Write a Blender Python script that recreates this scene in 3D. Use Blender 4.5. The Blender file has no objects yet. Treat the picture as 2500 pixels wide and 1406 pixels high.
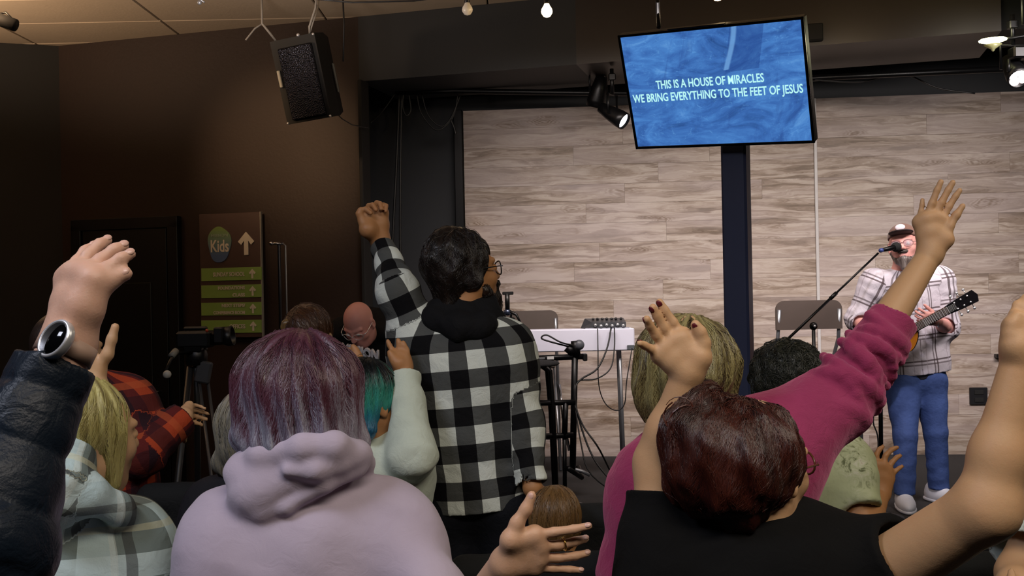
import bpy, math, random
import numpy as np
from mathutils import Vector, Matrix
random.seed(7); rng = np.random.default_rng(7)
sc = bpy.context.scene
COL = sc.collection
# ---------------------------------------------------------------- camera, world, lights, exposure
FPX, ROLL, CAMZ = 2500.0, 0.02, 1.75
def P(px, py, d):
    """photo pixel + depth in metres -> point of the room (only used to take measurements off the photograph)"""
    a = (px - 1250) / FPX; b = (703 - py) / FPX
    return np.array([(a * math.cos(ROLL) + b * math.sin(ROLL)) * d, d, CAMZ + (b * math.cos(ROLL) - a * math.sin(ROLL)) * d])
cam = bpy.data.cameras.new('camera'); cam.sensor_width = 36; cam.lens = 36 * FPX / 2500; cam.clip_start = .05
co = bpy.data.objects.new('camera', cam); COL.objects.link(co); sc.camera = co
co.matrix_world = Matrix(((math.cos(ROLL), math.sin(ROLL), 0, 0), (0, 0, -1, 0), (-math.sin(ROLL), math.cos(ROLL), 0, CAMZ), (0, 0, 0, 1)))
cam.dof.use_dof = False
w = bpy.data.worlds.new('room_ambient'); sc.world = w; w.use_nodes = True
w.node_tree.nodes['Background'].inputs[0].default_value = (.55, .58, .7, 1)
w.node_tree.nodes['Background'].inputs[1].default_value = .03
sc.view_settings.view_transform = 'Standard'; sc.view_settings.look = 'None'
sc.view_settings.gamma = 1; sc.view_settings.use_curve_mapping = False
sc.view_settings.exposure = 0.0
def lamp(name, kind, loc, power, color, size=.3, target=None, spot=None, blend=.6, sizey=None):
    l = bpy.data.lights.new(name, kind); l.energy = power; l.color = color
    if kind == 'AREA':
        l.size = size
        if sizey: l.shape = 'RECTANGLE'; l.size_y = sizey
    else: l.shadow_soft_size = size
    if spot: l.spot_size = math.radians(spot); l.spot_blend = blend
    o = bpy.data.objects.new(name, l); COL.objects.link(o); o.location = loc
    if target is not None:
        o.rotation_euler = (Vector(target) - Vector(loc)).to_track_quat('-Z', 'Y').to_euler()
    return o
# house lights over the audience (behind the camera), stage wash, wall glow
lamp('house_light', 'AREA', (.7, .1, 3.7), 35, (1, .88, .74), 2.2, (.5, 2.0, 1.2), sizey=.9).data.spread = 1.9
lamp('house_light', 'AREA', (-1.7, .7, 3.7), 21, (.82, .85, 1.0), 1.0, (-.6, 2.2, 1.3)).data.spread = 1.7
lamp('house_light', 'AREA', (2.6, 1.8, 3.7), 13, (1, .88, .70), .9, (1.3, 2.4, 1.3)).data.spread = 1.9
lamp('stage_wash', 'AREA', (.7, 5.5, 3.2), 28, (1, .90, .85), 2.4, (1.1, 8.4, 1.1), sizey=.3).data.spread = 1.5
lamp('stage_wash', 'AREA', (3.5, 5.1, 3.2), 26, (1, .90, .85), 1.6, (3.0, 8.2, 1.2), sizey=.3).data.spread = 1.5
lamp('stage_spot', 'SPOT', (1.6, 4.3, 3.55), 130, (1, .92, .98), .08, (2.6, 6.5, 1.6), spot=40)
lamp('wall_glow', 'SPOT', (-2.9, 5.2, 3.5), 270, (1, .64, .36), .1, tuple(P(720, 410, 7.9)), spot=34, blend=1)
lamp('ceiling_glow', 'SPOT', (-4.3, 5.9, 3.0), 240, (1, .70, .46), .15, (-4.1, 6.1, 3.78), spot=150, blend=.6)
lamp('ceiling_glow', 'SPOT', (-1.6, 5.2, 2.9), 75, (1, .84, .74), .2, (-1.4, 5.4, 3.78), spot=150, blend=.6)  # added up-light brightening the middle of the ceiling, no fixture of its own

# ---------------------------------------------------------------- materials
def lin(c):
    if isinstance(c, str):
        c = [int(c[i:i + 2], 16) for i in (0, 2, 4)]
    return tuple(((x / 255) / 12.92 if x / 255 <= .04045 else ((x / 255 + .055) / 1.055) ** 2.4) for x in c) + (1,)
class NT:
    def __init__(s, name, rough=.6, metal=0, spec=.5):
        s.m = bpy.data.materials.new(name); s.m.use_nodes = True; s.t = s.m.node_tree
        s.b = s.t.nodes['Principled BSDF']
        s.b.inputs['Roughness'].default_value = rough; s.b.inputs['Metallic'].default_value = metal
        s.b.inputs['Specular IOR Level'].default_value = spec
    def n(s, typ, ins=None, **kw):
        x = s.t.nodes.new(typ)
        for k, v in kw.items(): setattr(x, k, v)
        for k, v in (ins or {}).items(): s.set(x.inputs[k], v)
        return x
    def set(s, inp, v):
        if hasattr(v, 'links'): s.t.links.new(v, inp)
        else: inp.default_value = v
    def math(s, op, a, b=0.0, c=0.0):
        x = s.n('ShaderNodeMath', operation=op); s.set(x.inputs[0], a); s.set(x.inputs[1], b)
        if op in ('MULTIPLY_ADD', 'COMPARE'): s.set(x.inputs[2], c)
        return x.outputs[0]
    def mix(s, f, a, b, typ='MIX'):
        x = s.n('ShaderNodeMix', data_type='RGBA', blend_type=typ)
        s.set(x.inputs[0], f); s.set(x.inputs[6], a); s.set(x.inputs[7], b); return x.outputs[2]
    def obj(s): return s.n('ShaderNodeTexCoord').outputs['Object']
    def vec(s, v, scale=(1, 1, 1), loc=(0, 0, 0)):
        x = s.n('ShaderNodeMapping'); s.set(x.inputs[0], v); x.inputs['Scale'].default_value = scale
        s.set(x.inputs['Location'], loc); return x.outputs[0]
    def noise(s, v, scale=5, detail=3, rough=.5, dist=0, out=0):
        x = s.n('ShaderNodeTexNoise'); s.set(x.inputs['Vector'], v); x.inputs['Scale'].default_value = scale
        x.inputs['Detail'].default_value = detail; x.inputs['Roughness'].default_value = rough
        x.inputs['Distortion'].default_value = dist; return x.outputs[out]
    def ramp(s, f, stops):
        x = s.n('ShaderNodeValToRGB'); s.set(x.inputs[0], f); r = x.color_ramp
        while len(r.elements) < len(stops): r.elements.new(.5)
        for e, (p, c) in zip(r.elements, stops): e.position = p; e.color = c if len(c) == 4 else c + (1,)
        return x.outputs[0]
    def attr(s, name):
        return s.n('ShaderNodeAttribute', attribute_name=name)
    def bump(s, h, strength=.3, dist=.01):
        x = s.n('ShaderNodeBump'); x.inputs['Strength'].default_value = strength; x.inputs['Distance'].default_value = dist
        s.set(x.inputs['Height'], h); s.t.links.new(x.outputs[0], s.b.inputs['Normal'])
    def col(s, v): s.set(s.b.inputs['Base Color'], v)
    def sep(s, v):
        x = s.n('ShaderNodeSeparateXYZ'); s.set(x.inputs[0], v); return x.outputs
def simple(name, c, rough=.6, metal=0, var=.12, scale=20, bump=0, spec=.5, coat=0, sheen=0):
    t = NT(name, rough, metal, spec); base = lin(c); o = t.obj()
    nz = t.noise(o, scale, 3)
    t.col(t.mix(nz, tuple(x * (1 - var) for x in base[:3]) + (1,), tuple(min(1, x * (1 + var)) for x in base[:3]) + (1,)))
    if bump: t.bump(t.noise(o, scale * 6, 3), bump, .003)
    if coat: t.b.inputs['Coat Weight'].default_value = coat
    if sheen: t.b.inputs['Sheen Weight'].default_value = sheen
    return t.m
def emis(name, c, strength):
    t = NT(name); t.b.inputs['Emission Color'].default_value = lin(c); t.b.inputs['Emission Strength'].default_value = strength
    t.b.inputs['Base Color'].default_value = lin(c); return t.m
def fabric(name, c, var=.18, rough=.85, c2=None, wr=.35):
    t = NT(name, rough, 0, .2); o = t.obj(); b = lin(c)
    nz = t.noise(o, 7, 4, .6); hi = lin(c2) if c2 else tuple(x * (1 + var) for x in b[:3]) + (1,)
    t.col(t.mix(nz, tuple(x * (1 - var) for x in b[:3]) + (1,), hi))
    h = t.math('ADD', t.noise(o, 26, 3, .55, 1.2), t.math('MULTIPLY', t.noise(o, 420, 2), .12))
    t.bump(h, wr, .012); t.b.inputs['Sheen Weight'].default_value = .15 if b[1] > .05 else 0.0
    return t.m
def skin(name, c, redder=None):
    t = NT(name, .52, 0, .4); o = t.obj(); b = lin(c); r = lin(redder) if redder else (b[0] * 1.0, b[1] * .88, b[2] * .84, 1)
    nz = t.noise(o, 22, 3, .55); t.col(t.mix(t.math('MULTIPLY', nz, .75), b, r))
    t.bump(t.math('ADD', t.noise(o, 60, 4, .6), t.math('MULTIPLY', t.noise(o, 400, 2), .3)), .25, .0025)
    t.b.inputs['Subsurface Weight'].default_value = .12; t.b.inputs['Subsurface Radius'].default_value = (.02, .008, .004)
    t.b.inputs['Subsurface Scale'].default_value = .5
    return t.m
def cuv(t):
    a = t.attr('cuv').outputs['Vector']; s = t.sep(a); return s[0], s[1]
def band(t, u, period, width, off=0.0):
    """1 inside a stripe of `width` repeated every `period` metres"""
    f = t.math('FRACT', t.math('MULTIPLY_ADD', u, 1 / period, off)); return t.math('LESS_THAN', f, width / period)
def buffalo(name, p=.112):
    t = NT(name, .9, 0, .15); u, v = cuv(t); a = band(t, u, p, p / 2, 100.2); b = band(t, v, p, p / 2, 100.1)
    s = t.math('ADD', a, b); o = t.obj()
    c = t.ramp(t.math('MULTIPLY', s, .5), [(0, lin('c9cfc8')), (.5, lin('4b4d4c')), (.9, lin('0b0b0e'))])
    t.t.nodes[c.node.name].color_ramp.interpolation = 'CONSTANT'
    c.node.color_ramp.elements[1].position = .3; c.node.color_ramp.elements[2].position = .8
    t.col(c); t.bump(t.math('ADD', t.noise(o, 22, 3, .5, 1), t.math('MULTIPLY', t.noise(o, 300, 2), .15)), .4, .014); return t.m
def plaid(name, base, layers, wr=.35):
    """layers: (axis, period, width, offset, colour, strength)"""
    t = NT(name, .88, 0, .2); u, v = cuv(t); o = t.obj(); c = lin(base)
    for ax, per, wd, off, colr, st in layers:
        c = t.mix(t.math('MULTIPLY', band(t, (u, v)[ax], per, wd, 100 + off), st), c, lin(colr))
    c = t.mix(t.math('MULTIPLY', t.noise(o, 12, 3), .18), c, lin('30302f'))
    t.col(c); t.bump(t.math('ADD', t.noise(o, 24, 3, .5, 1), t.math('MULTIPLY', t.noise(o, 300, 2), .15)), wr, .012); return t.m
def hairmat(name, rough=.42):
    t = NT(name, rough, 0, .5); t.col(t.attr('col').outputs['Color']); o = t.obj()
    t.bump(t.noise(t.vec(o, (220, 220, 14)), 1, 2), .35, .004); t.b.inputs['Anisotropic'].default_value = .5
    return t.m
HAIR = hairmat('hair_strands')
M = dict(
    black_metal=simple('black_metal', '141416', .35, .6), black_plastic=simple('black_plastic', '0e0e10', .38),
    matte_black=simple('matte_black', '09090a', .8, bump=.2), chrome=simple('chrome', 'd8d8dc', .18, 1), grey_tube=simple('grey_tube', '8e9096', .35, .7),
    white=simple('white_laminate', 'd9d8ea', .5, var=.03), gold=simple('gold', 'd9b25c', .22, 1), silver=simple('silver', 'e6e6ea', .32, .75),
    glass=simple('lens_glass', '303236', .05, spec=.8), black_fabric=fabric('black_upholstery', '191a1b', .2),
    brown_chair=simple('brown_plastic', '4c413c', .45, var=.08), cable=simple('cable_rubber', '101012', .5),
    shoe_white=simple('white_shoe', 'e4e4ee', .6, var=.05), shoe_dark=simple('dark_shoe', '1b1a1a', .6), nail_red=simple('nail_polish', '5c1f26', .2),
    nail=simple('bare_nail', 'c9a294', .3), eye=simple('eye_white', 'd8d4cf', .2), iris=simple('iris', '2c1e16', .15), rubber=simple('rubber', '202022', .8),
)
# ---------------------------------------------------------------- mesh helpers
def link(name, me, mat=None, parent=None, smooth=False):
    o = bpy.data.objects.new(name, me); COL.objects.link(o)
    if mat is not None and not me.materials: me.materials.append(mat)
    if parent is not None: o.parent = parent
    if smooth and len(me.polygons): me.polygons.foreach_set('use_smooth', np.ones(len(me.polygons), bool))
    return o
def tag(o, label, cat=None, group=None, kind=None):
    if label: o['label'] = label
    if cat: o['category'] = cat
    if group: o['group'] = group
    if kind: o['kind'] = kind
    return o
def empty(name, label, cat, loc=(0, 0, 0), group=None, rz=0):
    o = bpy.data.objects.new(name, None); COL.objects.link(o); o.location = loc; o.rotation_euler = (0, 0, rz); o.empty_display_size = .1
    return tag(o, label, cat, group)
class MB:
    def __init__(s): s.v = []; s.f = []; s.sm = []
    def add(s, v, f, smooth=False):
        n = len(s.v); s.v += [tuple(map(float, x)) for x in v]; s.f += [tuple(i + n for i in q) for q in f]; s.sm += [smooth] * len(f); return s
    def box(s, c, size, bev=0, R=None):
        hx, hy, hz = [a / 2 for a in size]; b = min(bev, hx * .9, hy * .9, hz * .9)
        if b <= 0:
            v = [(x * hx, y * hy, z * hz) for x in (-1, 1) for y in (-1, 1) for z in (-1, 1)]
            f = [(0, 1, 3, 2), (4, 6, 7, 5), (0, 4, 5, 1), (2, 3, 7, 6), (0, 2, 6, 4), (1, 5, 7, 3)]
        else:
            v = []; idx = {}
            for x in (-1, 1):
                for y in (-1, 1):
                    for z in (-1, 1):
                        for k in range(3):
                            q = [x * hx, y * hy, z * hz]
                            for j in range(3):
                                if j != k: q[j] -= (x, y, z)[j] * b
                            idx[(x, y, z, k)] = len(v); v.append(tuple(q))
            f = []
            for k in range(3):
                a, c2 = (k + 1) % 3, (k + 2) % 3
                for sg in (-1, 1):
                    def kk(p, q_):
                        t = [0, 0, 0]; t[k] = sg; t[a] = p; t[c2] = q_; return idx[tuple(t) + (k,)]
                    q = [kk(-1, -1), kk(1, -1), kk(1, 1), kk(-1, 1)]; f.append(tuple(q if sg > 0 else q[::-1]))
                for p in (-1, 1):
                    for q_ in (-1, 1):
                        t0 = [0, 0, 0]; t1 = [0, 0, 0]; t0[k] = -1; t1[k] = 1
                        for t in (t0, t1): t[a] = p; t[c2] = q_
                        e = [idx[tuple(t0) + (a,)], idx[tuple(t1) + (a,)], idx[tuple(t1) + (c2,)], idx[tuple(t0) + (c2,)]]
                        f.append(tuple(e if p * q_ < 0 else e[::-1]))
            for x in (-1, 1):
                for y in (-1, 1):
                    for z in (-1, 1):
                        e = [idx[(x, y, z, k)] for k in range(3)]; f.append(tuple(e if x * y * z > 0 else e[::-1]))
        v = np.array(v)
        if R is not None: v = v @ np.array(R).T
        return s.add(v + np.array(c), f)
    def tube(s, path, r, n=8, cap=True, closed=False):
        p = np.array(path, float); m = len(p); r = np.broadcast_to(np.array(r, float), (m,))
        V = []; up = None
        for i in range(m):
            t = p[(i + 1) % m] - p[i - 1] if closed else p[min(i + 1, m - 1)] - p[max(i - 1, 0)]
            t = t / (np.linalg.norm(t) + 1e-9)
            if up is None: up = np.array([0, 0, 1.]) if abs(t[2]) < .9 else np.array([1., 0, 0])
            a = np.cross(up, t); a /= np.linalg.norm(a) + 1e-9; b = np.cross(t, a); up = b
            for k in range(n):
                an = 2 * math.pi * k / n; V.append(p[i] + r[i] * (a * math.cos(an) + b * math.sin(an)))
        F = []
        for i in range(m if closed else m - 1):
            j = (i + 1) % m
            for k in range(n):
                F.append((i * n + k, i * n + (k + 1) % n, j * n + (k + 1) % n, j * n + k))
        if cap and not closed: F += [tuple(range(n))[::-1], tuple(range((m - 1) * n, m * n))]
        return s.add(V, F, n > 5)
    def lathe(s, prof, c=(0, 0, 0), n=20, R=None):
        V = []; F = []; m = len(prof)
        for r, z in prof:
            for k in range(n):
                a = 2 * math.pi * k / n; V.append((r * math.cos(a), r * math.sin(a), z))
        for i in range(m - 1):
            for k in range(n): F.append((i * n + k, i * n + (k + 1) % n, (i + 1) * n + (k + 1) % n, (i + 1) * n + k))
        F += [tuple(range(n))[::-1], tuple(range((m - 1) * n, m * n))]
        V = np.array(V)
        if R is not None: V = V @ np.array(R).T
        return s.add(V + np.array(c), F, True)
    def prism(s, outl, y0, y1, c=(0, 0, 0), R=None):
        """outline in x,z extruded from y0 to y1"""
        n = len(outl); V = np.array([(x, y0, z) for x, z in outl] + [(x, y1, z) for x, z in outl])
        F = [tuple(range(n)), tuple(range(2 * n - 1, n - 1, -1))] + [(i, i + n, (i + 1) % n + n, (i + 1) % n) for i in range(n)]
        if R is not None: V = V @ np.array(R).T
        return s.add(V + np.array(c), F)
    def ball(s, c, r, R=None, n=14, m=9):
        r = np.broadcast_to(np.array(r, float), (3,)); V = []; F = []
        for i in range(1, m):
            ph = math.pi * i / m
            for k in range(n):
                a = 2 * math.pi * k / n; V.append((math.sin(ph) * math.cos(a) * r[0], math.sin(ph) * math.sin(a) * r[1], math.cos(ph) * r[2]))
        V += [(0, 0, r[2]), (0, 0, -r[2])]; T = len(V) - 2
        for i in range(m - 2):
            for k in range(n): F.append((i * n + k, (i + 1) * n + k, (i + 1) * n + (k + 1) % n, i * n + (k + 1) % n))
        for k in range(n): F.append((T, k, (k + 1) % n)); F.append((T + 1, (m - 2) * n + (k + 1) % n, (m - 2) * n + k))
        V = np.array(V)
        if R is not None: V = V @ np.array(R).T
        return s.add(V + np.array(c), F, True)
    def build(s, name, mat, parent=None, world=True):
        v = np.array(s.v)
        if parent is not None and world:
            mi = np.array(parent_world(parent).inverted()); v = v @ mi[:3, :3].T + mi[:3, 3]
        me = bpy.data.meshes.new(name); me.from_pydata(v.tolist(), [], s.f); me.update()
        me.polygons.foreach_set('use_smooth', s.sm)
        return link(name, me, mat, parent)
def parent_world(o):
    m = Matrix.LocRotScale(o.location, o.rotation_euler, o.scale)
    return parent_world(o.parent) @ m if o.parent else m
def rotm(yaw=0, pitch=0, tilt=0):
    """columns = local x (right), y (forward), z (up); yaw>0 turns towards +x, pitch>0 looks up, tilt>0 leans to the right"""
    return np.array(Matrix.Rotation(-yaw, 3, 'Z') @ Matrix.Rotation(pitch, 3, 'X') @ Matrix.Rotation(tilt, 3, 'Y'))
def text_mesh(s, size, bold=0, depth=.001, align='CENTER'):
    c = bpy.data.curves.new('t', 'FONT'); c.body = s; c.size = size; c.offset = bold; c.extrude = depth; c.align_x = align; c.align_y = 'CENTER'
    c.resolution_u = 3
    o = bpy.data.objects.new('t', c); COL.objects.link(o); dg = bpy.context.evaluated_depsgraph_get()
    me = bpy.data.meshes.new_from_object(o.evaluated_get(dg)); bpy.data.objects.remove(o); bpy.data.curves.remove(c)
    me.materials.clear(); return me
def put_text(name, s, mat, parent, c, right, up, width=None, size=.1, bold=0, align='CENTER', depth=.001):
    me = text_mesh(s, size, bold, depth, align)
    v = np.zeros(len(me.vertices) * 3); me.vertices.foreach_get('co', v); v = v.reshape(-1, 3)
    if width: v[:, 0] *= width / max(1e-6, np.ptp(v[:, 0]))
    right = np.array(right, float); right /= np.linalg.norm(right); up = np.array(up, float); up /= np.linalg.norm(up); nn = np.cross(right, up)
    v = v[:, :1] * right + v[:, 1:2] * up + v[:, 2:3] * nn + np.array(c)
    if parent is not None:
        mi = np.array(parent_world(parent).inverted()); v = v @ mi[:3, :3].T + mi[:3, 3]
    me.vertices.foreach_set('co', v.ravel()); me.update(); return link(name, me, mat, parent)

# ---------------------------------------------------------------- implicit-surface modeller (smooth unions of tapered limbs, meshed with surface nets)
def mid(a, b, t=.5): return np.array(a) * (1 - t) + np.array(b) * t
def unit(v): v = np.array(v, float); return v / (np.linalg.norm(v) + 1e-12)
def wnoise(p, f, seed=0):
    x, y, z = (p[..., i] * f for i in range(3)); s = seed * 1.7
    return (np.sin(x * 1.0 + 1.7 * np.sin(y * .9 + s) + s) * np.sin(z * 1.1 + 1.3 * np.sin(x * .8 + s)) +
            .5 * np.sin(y * 2.1 + 1.5 * np.sin(z * 1.6 + s) + s) * np.sin(x * 2.3 + z * .7 + s))
class Blob:
    def __init__(s, k=.02): s.p = []; s.k = k; s.disp = None; s.damp = 0; s.cuts = []
    def rc(s, a, b, ra, rb=None, k=None, sub=False, cut=None, fold=None, uv=None, R=None, sc=None):
        a = np.array(a, np.float32); b = np.array(b, np.float32); rb = ra if rb is None else rb
        s.p.append(dict(t=0, a=a, b=b, ra=ra, rb=rb, k=s.k if k is None else k, sub=sub, cut=cut, fold=fold, uv=uv,
                        R=None if R is None else np.array(R, np.float32), sc=None if sc is None else np.array(sc, np.float32),
                        bc=(a + b) / 2, br=np.linalg.norm(a - b) / 2 + max(ra, rb) + (fold[0] if fold else 0))); return s
    def ell(s, c, r, R=None, k=None, sub=False, uv=None):
        c = np.array(c, np.float32); r = np.array(r, np.float32); R = np.eye(3) if R is None else R
        s.p.append(dict(t=1, a=c, r=r, R=np.array(R, np.float32), k=s.k if k is None else k, sub=sub, cut=None, fold=None, uv=uv, bc=c, br=float(r.max()))); return s
    def chain(s, pts, rs, **kw):
        for i in range(len(pts) - 1): s.rc(pts[i], pts[i + 1], rs[i], rs[i + 1], **kw)
        return s
    def dist(s, q, p):
        if q['t'] == 1:
            l = ((p - q['a']) @ q['R']) / q['r']; k0 = np.sqrt((l * l).sum(-1)) + 1e-6; k1 = np.sqrt(((l / q['r']) ** 2).sum(-1)) + 1e-6
            return k0 * (k0 - 1) / k1
        a, b = q['a'], q['b']
        if q['sc'] is not None:
            pl = (p - a) @ q['R'] * q['sc']; bl = (b - a) @ q['R'] * q['sc']
            t = np.clip(pl @ bl / max(1e-9, bl @ bl), 0, 1); d = np.sqrt(((pl - t[..., None] * bl) ** 2).sum(-1)) - (q['ra'] + (q['rb'] - q['ra']) * t)
            d = d / float(q['sc'].max())
        else:
            ba = b - a; pa = p - a; L2 = max(1e-9, float(ba @ ba)); tu = pa @ ba / L2; t = np.clip(tu, 0, 1)
            e = pa - t[..., None] * ba; d = np.sqrt((e * e).sum(-1)) - (q['ra'] + (q['rb'] - q['ra']) * t)
            if q['fold'] is not None:
                amp, fr, ph = q['fold']; L = math.sqrt(L2); ax = ba / L
                x = unit(np.cross(ax, [0.3, .9, .2])).astype(np.float32); y = np.cross(ax, x)
                th = np.arctan2(e @ y, e @ x); sx = tu * L
                d = d - amp * np.sin(fr * sx + 1.3 * np.sin(th + ph) + .9 * np.sin(2 * th + 2 * ph + fr * .3 * sx) + ph) * (.55 + .45 * np.sin(th * 1.0 + fr * .21 * sx + ph * 2))
        if q['cut'] is not None:
            c, n = q['cut']; d = np.maximum(d, (p - np.array(c, np.float32)) @ np.array(n, np.float32))
        return d
    def comb(s, D, di, q):
        k = max(q['k'], 1e-5)
        if q['sub']:
            h = np.maximum(k - np.abs(D + di), 0) / k; return np.maximum(D, -di) + h * h * k * .25
        h = np.maximum(k - np.abs(D - di), 0) / k; return np.minimum(D, di) - h * h * k * .25
    def fin(s, D, p):
        if s.disp is not None: D = D - s.disp(p)
        for c, n in s.cuts: D = np.maximum(D, (p - np.array(c, np.float32)) @ np.array(n, np.float32))
        return D
    def ev(s, p):
        p = p.astype(np.float32); D = np.full(p.shape[:-1], 10., np.float32)
        for q in s.p: D = s.comb(D, s.dist(q, p), q)
        return s.fin(D, p)
    def mesh(s, h):
        lo = np.min([q['bc'] - q['br'] for q in s.p if not q['sub']], 0) - .03; hi = np.max([q['bc'] + q['br'] for q in s.p if not q['sub']], 0) + .03
        B = 8; S = B * h; nb = np.ceil((hi - lo) / S).astype(int)
        g = np.stack(np.meshgrid(*[np.arange(n) for n in nb], indexing='ij'), -1).reshape(-1, 3)
        cen = (lo + (g + .5) * S).astype(np.float32); Rb = S * .87
        D = s.ev(cen); keep = np.abs(D) < Rb * 1.25 + s.damp + .012 + 1.6 * max([q['fold'][0] for q in s.p if q['fold']] + [0]); g = g[keep]; cen = cen[keep]
        o = np.stack(np.meshgrid(*[np.arange(B + 1)] * 3, indexing='ij'), -1).reshape(-1, 3)
        base = lo + g * S; pts = (base[:, None] + o[None] * h).astype(np.float32)
        V = np.full(pts.shape[:2], 10., np.float32)
        for q in s.p:
            lb = np.sqrt(((cen - q['bc']) ** 2).sum(1)) - q['br']; idx = np.nonzero(lb < Rb + q['k'] * 1.5 + .06)[0]
            if len(idx): V[idx] = s.comb(V[idx], s.dist(q, pts[idx]), q)
        V = s.fin(V, pts).reshape(-1, B + 1, B + 1, B + 1)
        neg = V < 0
        cnt = sum(neg[:, i:i + B, j:j + B, k:k + B].astype(np.int8) for i in (0, 1) for j in (0, 1) for k in (0, 1))
        act = np.nonzero((cnt > 0) & (cnt < 8)); bi, ci = act[0], np.stack(act[1:], 1)
        cv = {(i, j, k): V[bi, ci[:, 0] + i, ci[:, 1] + j, ci[:, 2] + k] for i in (0, 1) for j in (0, 1) for k in (0, 1)}
        acc = np.zeros((len(bi), 3)); n = np.zeros(len(bi))
        for ax in range(3):
            for u in (0, 1):
                for v in (0, 1):
                    c0 = [u, v]; c0.insert(ax, 0); c1 = [u, v]; c1.insert(ax, 1); a, b = cv[tuple(c0)], cv[tuple(c1)]
                    m = (a < 0) != (b < 0); t = np.where(m, a / np.where(m, a - b, 1), 0); q = np.tile(np.array(c0, float), (len(bi), 1)); q[:, ax] = t
                    acc += q * m[:, None]; n += m
        pos = lo + (g[bi] * B + ci + acc / n[:, None]) * h
        gc = g[bi] * B + ci; N = (nb * B + 2).astype(np.int64); key = (gc[:, 0] * N[1] + gc[:, 1]) * N[2] + gc[:, 2]
        order = np.argsort(key); ks = key[order]
        str_ = np.array([N[1] * N[2], N[2], 1]); F = []
        def look(k):
            i = np.searchsorted(ks, k); i = np.minimum(i, len(ks) - 1); return np.where(ks[i] == k, order[i], -1)
        a0 = cv[(0, 0, 0)]
        for ax in range(3):
            c1 = [0, 0, 0]; c1[ax] = 1; b = cv[tuple(c1)]; m = np.nonzero((a0 < 0) != (b < 0))[0]
            u, v = (ax + 1) % 3, (ax + 2) % 3; k = key[m]
            q = np.stack([m, look(k - str_[u]), look(k - str_[u] - str_[v]), look(k - str_[v])], 1)
            fl = a0[m] >= 0; q[fl] = q[fl][:, ::-1]; F.append(q[(q >= 0).all(1)])
        F = np.concatenate(F)
        return pos, F
    def uvs(s, pos):
        best = np.full(len(pos), 1e3); U = np.zeros((len(pos), 2)); p = pos.astype(np.float32)
        for q in s.p:
            if q['uv'] is None: continue
            fo = q['fold']; q['fold'] = None; d = s.dist(q, p); q['fold'] = fo; d = d - (.014 if q['uv'][0] == 'torso' else 0); m = d < best; best = np.where(m, d, best); kind = q['uv'][0]
            if kind == 'torso':
                _, c, R, a, b = q['uv']; l = (pos - c) @ R; uu = a * np.arctan2(l[:, 0] / a, -l[:, 1] / b); vv = l[:, 2]
            else:
                _, off, ref, rr = q['uv']; a = q['a']; ba = q['b'] - a; L = np.linalg.norm(ba); ax = ba / L; e = pos - a; vv = off + e @ ax
                x = unit(ref - (ref @ ax) * ax); y = np.cross(ax, x); uu = rr * np.arctan2(e @ y, e @ x)
            U[m, 0] = uu[m]; U[m, 1] = vv[m]
        return U
def np_mesh(name, pos, F, mat, parent=None, attrs=None, smooth=True):
    me = bpy.data.meshes.new(name)
    if parent is not None:
        mi = np.array(parent_world(parent).inverted()); pos = pos @ mi[:3, :3].T + mi[:3, 3]
    me.vertices.add(len(pos)); me.vertices.foreach_set('co', np.ascontiguousarray(pos, np.float32).ravel())
    k = F.shape[1]; me.loops.add(F.size); me.loops.foreach_set('vertex_index', np.ascontiguousarray(F, np.int32).ravel())
    me.polygons.add(len(F)); me.polygons.foreach_set('loop_start', np.arange(0, F.size, k, dtype=np.int32))
    me.update(calc_edges=True); me.validate()
    for an, (ty, data) in (attrs or {}).items():
        at = me.attributes.new(an, ty, 'POINT'); at.data.foreach_set('vector' if ty == 'FLOAT_VECTOR' else 'color', np.ascontiguousarray(data, np.float32).ravel())
    return link(name, me, mat, parent, smooth)
TRI = [0]
def blob_obj(name, blob, h, mat, parent, uv=False, colf=None):
    pos, F = blob.mesh(h); TRI[0] += len(F) * 2; at = {}
    if uv: U = blob.uvs(pos); at['cuv'] = ('FLOAT_VECTOR', np.concatenate([U, np.zeros((len(U), 1))], 1))
    if colf: at['col'] = ('FLOAT_COLOR', colf(pos))
    return np_mesh(name, pos, F, mat, parent, at)
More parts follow.
